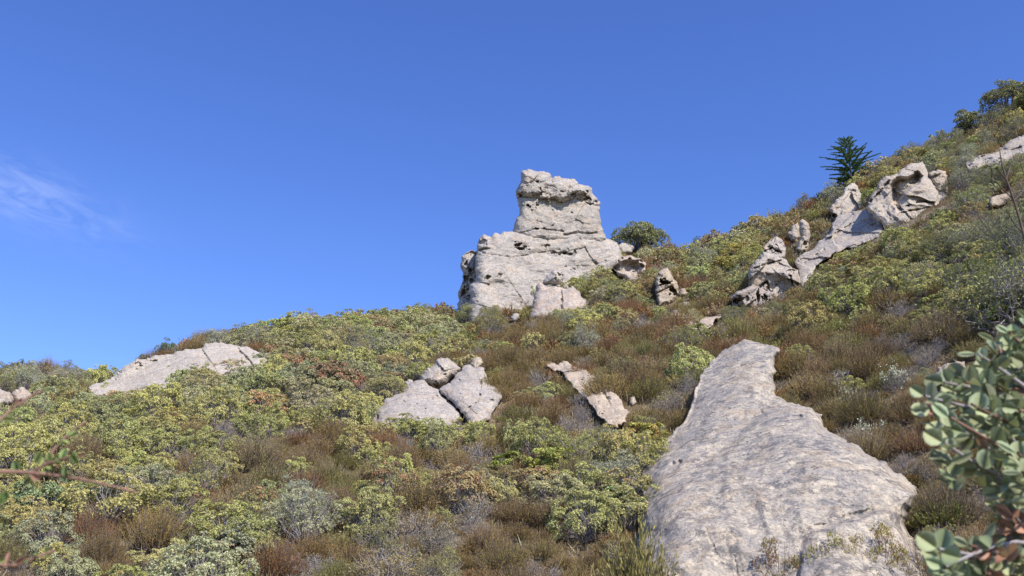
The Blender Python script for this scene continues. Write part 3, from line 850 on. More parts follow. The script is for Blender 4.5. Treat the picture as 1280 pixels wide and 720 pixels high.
rock('flat_block', 'squarish tan block leaning behind the right end of the overhanging outcrop', [(1161, 216), (1166, 213.5), (1173.4, 212), (1182.5, 214), (1184, 226), (1186, 246), (1174, 240), (1166, 228)], (1178, 240), 'split', off=2.6, lean=.4, tilt=.2, bulge=.7, w=3.5, thick=2.5, blocks=0.4, block_s=0.8, seed=49, res=.55, rough=.4, rscale=.8, tint=(1.04, .98, .9))
rock('corner_slab', 'weathered pale slab running off the right edge near the top of the slope', [(1206.7, 204), (1216, 198), (1230, 192.5), (1253, 184.5), (1270, 172.5), (1281, 166), (1300, 156), (1320, 150), (1325, 190), (1300, 198), (1281, 196), (1247, 212), (1223, 215), (1210, 214)], (1250, 208), 'split', follow=.4, off=2.4, lean=.5, tilt=.1, bulge=.7, w=7, thick=3.5, blocks=0.5, block_s=1.1, seed=50, res=.7, rough=.5, rscale=1.3, strata=.9, cracks=.15, npits=4,
     grooves=[([(1212, 207), (1240, 199), (1275, 184)], 1.5, .4)], vis=[(1206.7, 203), (1230, 193), (1253, 185), (1280, 167), (1320, 150), (1325, 190), (1280, 188), (1247, 206), (1223, 210)])

# --- the great slab in the right foreground
rock('great_slab', 'huge grey lichen mottled sandstone slab sloping across the lower right', [(786, 760), (786, 720), (791, 680), (796, 650), (793, 631), (796, 612), (801, 592), (818, 564), (834, 547), (849, 533), (860, 516), (865, 503), (869, 484), (874, 472), (880, 462), (888, 452), (898, 443), (906, 436), (916, 430.5), (926, 427), (938, 425.5),
     (948, 428), (956, 431), (968, 433), (975.5, 437), (972, 443), (968, 452), (971, 464), (967, 478), (970, 495), (984, 503), (998, 504.5), (1012, 509), (1028, 518), (1030, 534), (1040, 541), (1058, 550), (1078, 562), (1094, 572), (1112, 584), (1126, 591), (1136, 602), (1148, 618), (1140, 636), (1131, 655), (1142, 672), (1158, 684), (1168, 710), (1175, 760)],
     (960, 700), 'slab', follow=0.62, off=3.0, lean=0.25, tilt=-.02, bulge=1.9, w=55, thick=7, seed=60, res=1.15, rough=0.36, rscale=1.9, strata=0, wob=.35,
     facets=[(900, 555, -1, -.35, .45), (822, 600, -1, .15, 1.5), (800, 625, -1, -.4, 1.0), (1010, 560, 0.6, -1, .35), (1060, 640, 1, .1, .35)],
     grooves=[([(968, 490), (952, 498), (946, 508), (942, 518)], 3, .35), ([(800, 612), (822, 600), (850, 578)], 4, .35), ([(882, 660), (888, 676), (894, 690)], 2.2, .08), ([(918, 694), (922, 722)], 2.0, .07),
              ([(895, 637), (910, 625), (930, 612)], 2.2, .1), ([(860, 560), (905, 535), (940, 520), (960, 506)], 4, .18), ([(1020, 658), (1055, 650), (1085, 640), (1120, 628)], 4, .18), ([(1000, 520), (1020, 524)], 2.5, .3), ([(945, 508), (960, 524), (985, 520)], 3, .2)],
     crest=1.5, crest_s=3.6, plates=[([(780, 655), (806, 636), (842, 610), (880, 580), (915, 552), (940, 526), (955, 512), (988, 501), (1200, 470), (1200, 790), (770, 790)], .55, 9), ([(985, 790), (1004, 668), (1060, 650), (1100, 636), (1190, 590), (1200, 790)], .28, 5), ([(905, 600), (935, 575), (985, 545), (1010, 522), (1035, 530), (1000, 575), (950, 610), (915, 625)], .16, 5)], broad=1.3, broad_s=3.6, pits=[(800, 622, 5, 9, .5)],
     vis=[(800, 720), (806, 690), (793, 640), (793, 631), (801, 592), (849, 533), (865, 503), (869, 484), (898, 443), (916, 430.5), (938, 425.5), (975.5, 437), (968, 452), (967, 478), (984, 503), (1028, 518), (1030, 534), (1094, 572), (1126, 591), (1148, 618), (1131, 655), (1142, 672), (1120, 690), (1060, 704), (1000, 690), (960, 700), (930, 720)])
# ------------------------------------------------------------------ plants (each built round the origin, base at z = 0)
def rand_dirs(rng, n, zmin=-1.0):
    z = rng.uniform(zmin, 1, n)
    a = rng.uniform(0, 2 * PI, n)
    r = np.sqrt(1 - z * z)
    return np.stack([r * np.cos(a), r * np.sin(a), z], -1)


def bent(rng, a, b, n=4, sag=0.12):
    a, b = np.asarray(a, float), np.asarray(b, float)
    t = np.linspace(0, 1, n)[:, None]
    L = np.linalg.norm(b - a)
    wob = rng.normal(size=(n, 3)) * sag * L
    wob[0] = 0
    wob[-1] = 0
    return a + (b - a) * t + wob


def clump_crown(g, rng, R, zc, n_clumps, clump_r, ros, leaf_n, leaf_l, leaf_w, stem_r=0.03, zmin=-0.25, inner=0.55, openness=0.9, base=(0, 0, 0), limbs=True, tipw=1.0, mat=0, smat=1, flat=0.6):
    """Crown of many leafy clumps on the ends of crooked limbs; gaps stay open between the clumps."""
    R = np.asarray(R, float)
    d = rand_dirs(rng, n_clumps, zmin)
    c = d * R * rng.uniform(inner, 1.0, n_clumps)[:, None] + np.array([0, 0, zc])
    c[:, 2] = np.maximum(c[:, 2], 0.12)
    cr = clump_r * rng.uniform(0.6, 1.35, n_clumps)
    acc = rng.uniform(0, 1, n_clumps)
    cl_tone = rng.uniform(-0.25, 0.25, n_clumps)
    for i in range(n_clumps):
        if limbs:
            mid = np.array([c[i, 0] * 0.4, c[i, 1] * 0.4, c[i, 2] * 0.45]) + rng.normal(size=3) * 0.06
            path = np.array([np.asarray(base) + rng.normal(size=3) * [0.06, 0.06, 0], mid * 0.55 + np.asarray(base) * .45 + rng.normal(size=3) * .04, mid, (mid + c[i]) / 2 + rng.normal(size=3) * 0.05, c[i]])
            g.tube(path, stem_r * np.array([1, .8, .6, .4, .2]), 4, rng.random(), smat)
        n = max(6, int(ros * (cr[i] / clump_r) ** 2))
        dd = rand_dirs(rng, n)
        out = unit(c[i] - np.array([0, 0, zc * 0.6]))
        dd = unit(dd + 0.75 * out + np.array([0, 0, 0.35]))
        pos = c[i] + dd * (cr[i] * rng.uniform(0.72, 1.06, n) * np.array([1.0]))[:, None] * np.array([1, 1, 0.8])
        # a few bare twig ends per clump
        if limbs:
            for k in rng.integers(0, n, 3):
                g.tube(bent(rng, c[i], pos[k], 3, .08), [.010, .007, .004], 3, rng.random(), smat)
        axisv = unit(dd * openness + np.array([0, 0, 0.45]) + rng.normal(size=(n, 3)) * 0.25)
        L = leaf_n
        A = np.repeat(axisv, L, 0)
        Pp = np.repeat(pos, L, 0) + rng.normal(size=(n * L, 3)) * leaf_l * 0.18
        perp = unit(np.cross(A, rng.normal(size=A.shape)))
        D = unit(A * rng.uniform(0.15, 1.0, (n * L, 1)) * flat * 1.6 + perp)
        Nn = unit(A + rng.normal(size=A.shape) * 0.35)
        ln = leaf_l * rng.uniform(0.65, 1.25, n * L)
        rnd = np.clip(np.repeat(rng.uniform(0.2, 0.8, n), L) + rng.normal(size=n * L) * 0.12 + cl_tone[i], 0, 1)
        tip = np.repeat(np.clip(acc[i] * 0.5 + rng.uniform(0, 0.5, n), 0, 1) * (rng.random(n) < tipw), L) * rng.uniform(0.85, 1, n * L)
        g.leaves(Pp, D, Nn, ln, ln * leaf_w, rnd, tip, mat)
    return c


def manzanita(seed, leaf=0.075, n=1.0):
    rng = np.random.default_rng(seed)
    g = Geo()
    clump_crown(g, rng, (1.0, 1.0, 0.76), 0.54, int(96 * rng.uniform(.85, 1.15)), 0.155, int(34 * n), 6, leaf, 0.66, 0.022, zmin=-0.62, inner=.5)
    return g


def ceanothus(seed, leaf=0.06, n=1.0):
    rng = np.random.default_rng(seed)
    g = Geo()
    clump_crown(g, rng, (1.0, 1.0, 0.78), 0.56, int(62 * rng.uniform(.85, 1.15)), 0.24, int(26 * n), 6, leaf, 0.42, 0.02, inner=0.35, openness=1.2, flat=1.0, zmin=-.6)
    for k in range(26):
        a = rand_dirs(rng, 1, 0.2)[0]
        g.tube(bent(rng, a * [.5, .5, .4] + [0, 0, .4], a * [1.12, 1.12, .95] + [0, 0, .55], 4, .06), [.012, .009, .007, .004], 3, rng.random(), 1)
    return g


def chamise(seed, n=1.0, blade=0.085, width=0.16):
    """Upright wispy wands clothed in short fine needles; some wands end in a spent rusty flower head."""
    rng = np.random.default_rng(seed)
    g = Geo()
    wands = int(330 * n)
    d = rand_dirs(rng, wands, -0.05)
    d[:, 2] = np.abs(d[:, 2])
    r0 = rng.uniform(0.25, 0.8, wands)
    base = d * r0[:, None] * [0.95, 0.95, 0.72] + [0, 0, 0.08]
    hd = unit(d + [0, 0, 0.85] + rng.normal(size=(wands, 3)) * 0.28)
    ln = rng.uniform(0.28, 0.62, wands) * (1.15 - 0.35 * np.hypot(d[:, 0], d[:, 1]))
    head = rng.uniform(0, 1, wands)
    tone = rng.uniform(0.15, 0.85, wands)
    per = 15
    t = np.tile(np.linspace(0.05, 1.0, per), wands)
    W_ = np.repeat(np.arange(wands), per)
    bend = unit(rng.normal(size=(wands, 3)))[W_] * (t ** 2)[:, None] * 0.07
    P = base[W_] + hd[W_] * (t * ln[W_])[:, None] + bend
    side = unit(np.cross(hd[W_], rng.normal(size=(len(W_), 3))))
    D = unit(hd[W_] * rng.uniform(.7, 1.4, (len(W_), 1)) + side * 0.75)
    Nn = unit(np.cross(D, rng.normal(size=D.shape)))
    L = blade * rng.uniform(0.6, 1.35, len(W_)) * (1.15 - 0.45 * t)
    tip = np.where(t > 0.45, head[W_], head[W_] * 0.3) * rng.uniform(0.85, 1.0, len(W_))
    g.leaves(P, D, Nn, L, L * width * 1.6, np.clip(tone[W_] + rng.normal(size=len(W_)) * .12, 0, 1), tip, 0)
    for i in range(0, wands, 2):
        g.tube([base[i], base[i] + hd[i] * ln[i] * .5, base[i] + hd[i] * ln[i] * .97], [.008, .006, .003], 3, rng.random(), 1)
    for i in range(30):
        b_ = base[rng.integers(wands)]
        g.tube(bent(rng, rng.normal(size=3) * [.1, .1, 0], b_, 5, .05), [.028, .022, .017, .012, .008], 4, rng.random(), 1)
    return g


def twiggy(seed, depth=4, first=16, spread=0.55, length=0.42, r=0.018, leaf=True, twist=0.1, leaf_l=.05):
    """Bare much-branched shrub."""
    rng = np.random.default_rng(seed)
    g = Geo()
    ends = []

    def grow(p, d, L, rad, k):
        q = p + d * L
        path = bent(rng, p, q, 4, twist)
        g.tube(path, np.linspace(rad, rad * .62, 4), 3 if k < depth - 1 else 4, rng.random(), 1)
        if k == 0:
            ends.append((q, d))
            return
        for _ in range(rng.integers(2, 4)):
            grow(path[-1] if rng.random() < .7 else path[2], unit(d + rng.normal(size=3) * spread + [0, 0, .12]), L * rng.uniform(.6, .95), rad * .62, k - 1)
    for i in range(first):
        d = rand_dirs(rng, 1, 0.25)[0]
        grow(rng.normal(size=3) * [.08, .08, 0], d, length * rng.uniform(.7, 1.1), r, depth)
    if leaf and ends:
        E = np.array([e[0] for e in ends])
        Dd = np.array([e[1] for e in ends])
        E, Dd = np.repeat(E, 3, 0), np.repeat(Dd, 3, 0)
        n = len(E)
        D = unit(Dd + rng.normal(size=(n, 3)) * .7)
        P = E - Dd * rng.uniform(0, .12, (n, 1)) + rng.normal(size=(n, 3)) * .02
        g.leaves(P, D, unit(rng.normal(size=(n, 3))), leaf_l * rng.uniform(.6, 1.3, n), leaf_l * .5 * rng.uniform(.6, 1.3, n), rng.random(n), rng.random(n), 0)
    return g


def tree_oak(seed, R, zc, clumps, cr, ros, leaf):
    rng = np.random.default_rng(seed)
    g = Geo()
    clump_crown(g, rng, R, zc, clumps, cr, ros, 6, leaf, 0.6, 0.07, zmin=-0.75, inner=0.35, openness=1.0, limbs=True, flat=.9)
    return g


def conifer(seed, H=5.0, R=1.7):
    rng = np.random.default_rng(seed)
    g = Geo()
    g.tube(bent(rng, (0, 0, -.3), (0.05, 0, H), 7, .006), np.linspace(.11, .012, 7), 6, .4, 1)
    z = 0.5
    while z < H - .1:
        rel = 1 - z / H
        k = rng.integers(5, 8)
        a0 = rng.uniform(0, 2 * PI)
        for i in range(k):
            if rng.random() < .12:
                continue
            a = a0 + 2 * PI * i / k + rng.normal() * .25
            L = R * (rel ** 0.6) * rng.uniform(.5, 1.1) * (1 + .22 * math.sin(a + z * 1.3)) + .12
            dirv = np.array([math.cos(a), math.sin(a), .12 + .35 * (1 - rel) + rng.normal() * .12])
            dirv = dirv / np.linalg.norm(dirv)
            t = np.linspace(0, 1, 5)
            path = np.array([0, 0, z]) + dirv * (t * L)[:, None] + np.array([0, 0, -1]) * (t ** 2 * L * .22 * rel)[:, None]
            g.tube(path, np.linspace(.025 * rel + .008, .004, 5), 3, rng.random(), 1)
            n = int(190 * L + 30)
            tt = rng.uniform(.12, 1.02, n)
            P = np.array([0, 0, z]) + dirv * (tt * L)[:, None] + np.array([0, 0, -1]) * (tt ** 2 * L * .22 * rel)[:, None]
            side = np.cross(dirv, [0, 0, 1.0])
            side = side / np.linalg.norm(side)
            sg = np.where(rng.random(n) < .5, -1, 1)
            D = unit(dirv * rng.uniform(.5, 1.1, (n, 1)) + side * (sg * rng.uniform(.3, 1.0, n))[:, None] + rng.normal(size=(n, 3)) * .2 + [0, 0, -.08])
            Ll = (.22 * rng.uniform(.6, 1.2, n)) * (1.15 - .6 * tt) * (0.6 + .6 * rel)
            g.leaves(P, D, unit(np.array([0, 0, 1.0]) + rng.normal(size=(n, 3)) * .5), Ll, Ll * .42, rng.random(n), rng.random(n), 0)
        z += .19 + .16 * rel
    return g


class Kind:
    """Near and far variants of a shrub; near ones come as crown + branches, far ones as one mesh."""
    def __init__(self, name, cat, mats, near, far, heap):
        self.name, self.cat, self.mats = name, cat, mats
        self.near = [(g.mesh(name + '_crown', mats, 0), g.mesh(name + '_branches', mats, 1)) for g in near]
        self.far = [g.mesh(name, mats) for g in far]
        self.heap = heap


K = {}
K['manz'] = Kind('manzanita_shrub', 'manzanita', [M['manz'], M['twig']], [manzanita(100 + i, .036, 1.3) for i in range(5)], [manzanita(120 + i, .046, .9) for i in range(5)],
                 [manzanita(140 + i, .08, .28) for i in range(3)])
K['cham'] = Kind('chamise_shrub', 'chamise', [M['cham'], M['stem']], [chamise(200 + i, 2.6, .048, .16) for i in range(5)], [chamise(220 + i, 1.5, .062, .18) for i in range(5)],
                 [chamise(240 + i, .35, .15, .25) for i in range(3)])
K['cean'] = Kind('ceanothus_shrub', 'ceanothus', [M['cean'], M['twig']], [ceanothus(300 + i, .042, 1.5) for i in range(4)], [ceanothus(320 + i, .052, 1.0) for i in range(4)],
                 [ceanothus(340 + i, .10, .35) for i in range(3)])
K['dead'] = Kind('bare_shrub', 'bare shrub', [M['dead'], M['twig']], [twiggy(400 + i) for i in range(4)], [twiggy(420 + i, 3, 22, .5, .5, .018) for i in range(4)],
                 [twiggy(440 + i, 2, 16, .5, .6) for i in range(2)])

# what grows where: photo position of a patch -> weights (manzanita, chamise, ceanothus, bare), leaf tint choice
PATCH = [
    # u, v, manz, cham, cean, dead
    (30, 470, .3, .1, .6, 0), (90, 470, .2, .1, .7, 0), (60, 510, .7, .25, .1, .1), (150, 520, .75, .2, .05, .05), (230, 500, .6, .1, .3, .1),
    (60, 560, .75, .25, .05, .1), (180, 580, .6, .3, .05, .1), (230, 545, .4, .5, .05, .2), (110, 640, .6, .2, .05, .3), (40, 640, .9, 0, .05, .15), (30, 700, .2, .5, .2, .3),
    (170, 690, .6, .3, .1, .2), (280, 700, .7, .3, .1, .1), (330, 660, .2, .8, .1, .1), (300, 600, .6, .3, .1, .1), (270, 640, .3, .6, .1, .2),
    (240, 425, .2, .6, .2, .3), (300, 415, .1, .6, .2, .3), (340, 400, .5, .4, .2, .1), (400, 400, .9, .2, .1, .05), (470, 390, .9, .1, .1, .05), (540, 380, .9, .1, .1, .05),
    (340, 450, .9, .1, .05, .05), (420, 450, .9, .05, .05, .1), (350, 500, .9, .1, .05, .1), (440, 480, .6, .3, .1, .2), (500, 430, .7, .3, .1, .1), (560, 420, .6, .4, .1, .1),
    (400, 560, .3, .6, .1, .2), (330, 560, .4, .5, .2, .2), (450, 560, .5, .5, .1, .1), (500, 560, .4, .6, .1, .1), (420, 620, .1, .9, .1, .1), (480, 640, .1, .8, .1, .2), (400, 690, .1, .7, .1, .3),
    (520, 690, .1, .3, .5, .4), (550, 600, .2, .5, .3, .2), (600, 570, .5, .4, .1, .1), (620, 620, .2, .7, .2, .1), (690, 560, .9, .1, .1, 0), (690, 600, .8, .2, .1, 0), (740, 590, .1, .2, .8, .1),
    (660, 650, .2, .7, .1, .1), (620, 690, .1, .8, .1, .2), (720, 690, .05, .9, .1, .2), (770, 620, .9, .1, .1, 0), (800, 540, .6, .3, .1, 0), (770, 690, .05, .9, .1, .2),
    (640, 450, .1, .7, .1, .3), (680, 440, .05, .8, .1, .3), (730, 420, .05, .8, .1, .2), (660, 500, .05, .7, .1, .3), (690, 520, .05, .8, .1, .2), (800, 430, .05, .8, .1, .2), (830, 480, .05, .9, .1, .2),
    (840, 520, .1, .8, .1, .1), (620, 385, .1, .8, .1, .1), (650, 370, .2, .7, .1, .1), (730, 340, .6, .3, .3, .05), (770, 390, .9, .1, .1, .05), (740, 370, .5, .4, .2, .05), (800, 370, .3, .6, .1, .1),
    (820, 310, .3, .7, .1, .1), (870, 300, .3, .7, .1, .1), (910, 310, .9, .1, .1, .05), (930, 300, .9, .1, .1, 0), (870, 350, .3, .6, .1, .2), (900, 360, .3, .4, .3, .2), (960, 280, .1, .7, .1, .2),
    (1010, 265, .1, .7, .1, .3), (1100, 200, .6, .3, .2, .2), (1130, 190, .5, .3, .3, .1), (1190, 200, .3, .3, .5, .1), (1220, 170, .1, .8, .2, .1), (1180, 170, .4, .3, .4, .1), (1260, 140, .2, .3, .6, .1),
    (1270, 160, .3, .6, .2, .1), (1230, 230, .2, .5, .5, .2), (1200, 260, .2, .5, .4, .2), (1060, 320, .1, .8, .1, .2), (1090, 330, .8, .2, .1, .1), (1050, 370, .7, .3, .1, .1), (1000, 400, .05, .9, .1, .1),
    (930, 410, .1, .8, .1, .2), (880, 440, .05, .9, .1, .1), (1100, 400, .05, .9, .1, .2), (1050, 450, .05, .8, .1, .3), (1000, 450, .05, .9, .05, .1), (1150, 420, .1, .7, .1, .3), (1180, 350, .8, .2, .3, .1),
    (1240, 330, .5, .1, .6, .2), (1260, 380, .5, .2, .5, .2), (1130, 500, .05, .7, .1, .3), (1060, 530, .05, .8, .1, .3), (1130, 560, .05, .8, .1, .3), (1190, 600, .1, .8, .1, .2), (1150, 650, .1, .8, .2, .1),
    (1230, 680, .1, .7, .2, .2), (1000, 710, .7, .2, .3, .1), (1090, 710, .7, .2, .3, .1), (1240, 520, .1, .6, .2, .4),
]
PATCH = np.array(PATCH)
TINTS = {   # linear leaf colour, word used in labels, accent share
    'manz': [((.49, .475, .18), 'yellow green', .04), ((.44, .44, .19), 'pale green', .03), ((.47, .45, .25), 'grey green', .06), ((.47, .40, .18), 'pink flecked green', .28)],
    'cham': [((.285, .205, .078), 'olive brown', .12), ((.30, .165, .07), 'russet brown', .42), ((.28, .25, .085), 'olive green', .05), ((.34, .26, .125), 'straw brown', .08)],
    'cean': [((.32, .31, .12), 'dull green', .02), ((.38, .38, .25), 'silvery green', .01), ((.30, .265, .12), 'dark olive', .04)],
    'dead': [((.38, .32, .19), 'grey', .2), ((.33, .25, .15), 'grey brown', .2)],
}
KEYS = ['manz', 'cham', 'cean', 'dead']
LANDMARKS = [   # position in the photo, wording
    (25, 495, 'two boulders at the left edge'), (220, 460, 'long pale slab on the crest'), (545, 490, 'split boulder cluster'), (640, 340, 'rock tower'), (702, 372, 'pale block with the perched boulder'),
    (745, 495, 'eroded cream bank'), (787, 335, 'hollow boulder'), (834, 360, 'standing rock with the eye shaped hole'), (795, 288, 'dark oak on the crest'), (882, 405, 'bare rock gully'), (960, 345, 'lower crag of the right outcrop'),
    (1045, 300, 'long rock ramp'), (1068, 200, 'young fir tree'), (1140, 240, 'overhanging outcrop'), (1255, 188, 'pale slab at the top right'), (930, 470, 'upper end of the great slab'), (1100, 570, 'right flank of the great slab'),
    (800, 640, 'left foot of the great slab'), (1060, 455, 'bleached snag'), (1215, 500, 'blurred foreground leaves'), (60, 590, 'blurred foreground twig'), (520, 640, 'open brown slope downhill of the split boulders'), (300, 600, 'open slope under the pale slab'),
    (1020, 690, 'lower face of the great slab'), (430, 430, 'green dome of manzanita on the crest')]
LM_XY = np.array([(a, b_) for a, b_, _ in LANDMARKS], float)


def where_text(u, v):
    i = int(np.argmin(np.hypot(LM_XY[:, 0] - u, (LM_XY[:, 1] - v) * 1.2)))
    du, dv = u - LM_XY[i, 0], v - LM_XY[i, 1]
    name = LANDMARKS[i][2]
    if abs(dv) * 1.3 > abs(du):
        return ('below the ' if dv > 0 else 'above the ') + name
    return ('right of the ' if du > 0 else 'left of the ') + name


# --- dart throwing over the ground
rng = np.random.default_rng(5)
placed = []      # x, y, z, r, kind, u, v, tint index
PX = np.zeros((4000, 3))
n_p = 0
extra = [(ROCK_VIS[i][0], ROCK_VIS[i][1]) for i in range(len(ROCK_VIS))]


def blocked(x, y, z, r, h):
    """Would this shrub stand in front of, or inside, a bare rock?"""
    uc, vc = proj(x, y, z + 0.45 * h)
    rp = FPX * r / math.hypot(y, z)
    hp = FPX * h * 0.5 / math.hypot(y, z)
    if uc < -150 or uc > 1430 or vc > 830:
        return False
    a = np.arange(10) * 2 * PI / 10
    P = np.concatenate([[[uc, vc]], np.stack([uc + 0.78 * rp * np.cos(a), vc - 0.80 * hp * np.sin(a)], -1)])
    for poly, Yr in extra:
        if poly[:, 0].max() < uc - rp or poly[:, 0].min() > uc + rp or poly[:, 1].max() < vc - hp or poly[:, 1].min() > vc + hp:
            continue
        ins = inside(P, poly)
        small = (poly[:, 0].max() - poly[:, 0].min()) < 120
        if ins.sum() >= (1 if small else 2) or ins[0]:
            ymid = Yr
            if y < ymid + 2.5 or ins.all() or ins[0]:
                return True
    return False


def pick(u, v, rng):
    d2 = ((PATCH[:, 0] - u) ** 2 + (PATCH[:, 1] - v) ** 2 * 1.6)
    wgt = np.exp(-d2 / (2 * 34.0 ** 2)) + 1e-6 / (1 + d2)
    pr = (PATCH[:, 2:] * wgt[:, None]).sum(0)
    pr = pr / pr.sum()
    pr = pr ** 1.5
    return int(rng.choice(4, p=pr / pr.sum()))


SIZE = {'manz': (.8, 1.45), 'cham': (.75, 1.4), 'cean': (.7, 1.25), 'dead': (.6, .95)}
HF = {'manz': 1.35, 'cham': 1.42, 'cean': 1.5, 'dead': 1.3}
for scale, tries, sep in ((1.0, 18000, .56), (.75, 20000, .55), (.5, 20000, .56)):
    ys = np.sqrt(rng.uniform(21.0 ** 2, 92.0 ** 2, tries))
    ss = rng.uniform(-0.60, 0.62, tries)
    for y, s in zip(ys, ss):
        Tr, Tb, Yb, Yr = terr_params(s)
        if y > Yr + 4.0 or y < Yb * 0.93:
            continue
        x = s * y
        if n_p >= 3900:
            break
        rmin = .9 * scale
        q = PX[:n_p]
        dd = np.hypot(q[:, 0] - x, q[:, 1] - y) if n_p else np.array([9.0])
        z = float(terrain_z(x, y))
        u, v = proj(x, y, z + .5)
        ki = pick(u, v, rng)
        key = KEYS[ki]
        r = rng.uniform(*SIZE[key]) * scale * (0.80 + 0.12 * y / 80.0)
        if n_p and (dd < sep * (q[:, 2] + r)).any():
            continue
        h = r * HF[key] * rng.uniform(.75, 1.25)
        if blocked(x, y, z, r, h):
            continue
        PX[n_p] = (x, y, r)
        n_p += 1
        placed.append((x, y, z, r, key, float(u), float(v), h))
# ------------------------------------------------------------------ set the shrubs out
def shrub_color(rng, key, ti):
    c, word, acc = TINTS[key][ti]
    f = rng.uniform(.82, 1.18)
    c = [max(0, a * f * rng.uniform(.93, 1.07)) for a in c]
    return (*c, float(np.clip(acc * rng.uniform(.5, 1.6), 0, 1)))


TINT_P = {'manz': [.38, .27, .22, .13], 'cham': [.42, .17, .27, .14], 'cean': [.4, .35, .25], 'dead': [.6, .4]}
rng = np.random.default_rng(77)
CATW = {'manz': 'manzanita shrub', 'cham': 'chamise shrub', 'cean': 'ceanothus shrub', 'dead': 'bare twiggy shrub'}
inframe, rest = {k: [] for k in KEYS}, []
for pinfo in placed:
    x, y, z, r, key, u, v, h = pinfo
    rp = FPX * r / math.hypot(y, z)
    if -rp * .8 < u < 1280 + rp * .8 and v < 720 + rp * .8:
        inframe[key].append((rp, pinfo))
    else:
        rest.append(pinfo)
KEEP = {'manz': 290, 'cham': 295, 'cean': 200, 'dead': 150}
singles = []
for key in KEYS:
    inframe[key].sort(key=lambda a: -a[0])
    singles += [(rp, key, p_) for rp, p_ in inframe[key][:KEEP[key]]]
    rest += [p_ for rp, p_ in inframe[key][KEEP[key]:]]

desc = []
for rp, key, p_ in singles:
    x, y, z, r, _, u, v, h = p_
    ti = int(rng.choice(len(TINTS[key]), p=TINT_P[key]))
    # neighbouring plants of a kind tend to the same colour
    if vnoise(np.array([x / 9.0]), np.array([y / 9.0]), 40 + KEYS.index(key))[0] > 0.12:
        ti = 0
    w_text = where_text(u, v)
    size = 'broad' if r > (SIZE[key][1] * .92) * (.80 + .12 * y / 80) else ('low' if r < SIZE[key][0] * .85 * (.80 + .12 * y / 80) else 'bushy')
    desc.append((rp, key, p_, ti, '%s %s %s %s' % (size, TINTS[key][ti][1], CATW[key], w_text)))
# plants that would read alike are told apart by size and by how far up the slope they stand
same = {}
for k, d_ in enumerate(desc):
    same.setdefault(d_[4], []).append(k)
final_text = [d_[4] for d_ in desc]
group_text = ['shrubs: ' + d_[4] for d_ in desc]
for text, ks in same.items():
    if len(ks) == 1:
        continue
    word = text.split(' ')[0]
    body = text[len(word) + 1:]
    by_size = sorted(ks, key=lambda k: -desc[k][0])
    left_ = by_size[1:-1]
    if len(ks) == 2:
        pair = sorted(ks, key=lambda k: desc[k][2][6])
        if desc[by_size[0]][0] > 1.15 * desc[by_size[1]][0]:
            final_text[by_size[0]], final_text[by_size[1]] = 'larger ' + text, 'smaller ' + text
        else:
            final_text[pair[0]], final_text[pair[1]] = 'upper ' + text, 'lower ' + text
        continue
    final_text[by_size[0]], final_text[by_size[-1]] = 'largest ' + text, 'smallest ' + text
    left_.sort(key=lambda k: desc[k][2][6])
    if len(left_) == 1:
        final_text[left_[0]] = 'mid sized ' + text
    elif len(left_) >= 2:
        final_text[left_[0]], final_text[left_[-1]] = 'mid sized uppermost ' + text, 'mid sized lowest ' + text
        for k in left_[1:-1]:
            final_text[k] = 'mid sized ' + text
final_text = [' '.join(a.split(' ')[:16]) for a in final_text]
for k, (rp, key, p_, ti, text) in enumerate(desc):
    x, y, z, r, _, u, v, h = p_
    kd = K[key]
    near = rp > 36
    variants = kd.near if near else kd.far
    mv = variants[rng.integers(len(variants))]
    colr = shrub_color(rng, key, ti)
    rot = (rng.normal() * .06, rng.normal() * .06, rng.uniform(0, 2 * PI))
    sc_ = (r * rng.uniform(.8, 1.15), r * rng.uniform(.8, 1.15), h / 1.36)
    if near:
        o = link(kd.name, None)
        for me, pn in zip(mv, ('crown', 'branches')):
            ch = link(pn, me, o)
            ch.color = colr
    else:
        o = link(kd.name, mv)
        o.color = colr
    o.location = (x, y, z - 0.06)
    o.rotation_euler = rot
    o.scale = sc_
    tag(o, final_text[k], kd.cat, group_text[k])

# the smallest, farthest and out-of-frame plants: one mass of scrub
tot = {}
HV, HF_, HR, HT, HM, HC, off_ = [], [], [], [], [], [], 0
for x, y, z, r, key, u, v, h in rest:
    g = K[key].heap[rng.integers(len(K[key].heap))]
    gv, gf, gr, gt, gm_ = g.arrays()
    a = rng.uniform(0, 2 * PI)
    ca, sa = math.cos(a), math.sin(a)
    vv = gv * np.array([r, r, h / 1.36])
    vv = np.stack([vv[:, 0] * ca - vv[:, 1] * sa + x, vv[:, 0] * sa + vv[:, 1] * ca + y, vv[:, 2] + z - .06], -1)
    HV.append(vv)
    HF_.append(gf + off_)
    off_ += len(vv)
    HR.append(gr)
    HT.append(gt)
    HM.append(np.where(gm_ == 1, 1, 0))
    ti = int(rng.integers(len(TINTS[key])))
    HC.append(np.broadcast_to(np.array(shrub_color(rng, key, ti)), (len(gf), 4)))
M['scrub'] = leaf_material('scrub_leaf', (0.17, 0.07, 0.035), transl=0.2, rough=0.6, use_attr_tint=True)
if HV:
    hm = mesh_from('distant_scrub', np.concatenate(HV), np.concatenate(HF_), [M['scrub'], M['twig']], np.concatenate(HM),
                   {'rnd': np.concatenate(HR), 'tip': np.concatenate(HT), 'tint': np.concatenate(HC)})
    ho = link('scrub', hm)
    tag(ho, 'low filler scrub of mixed olive and brown brush between the larger shrubs', 'scrub', kind='stuff')

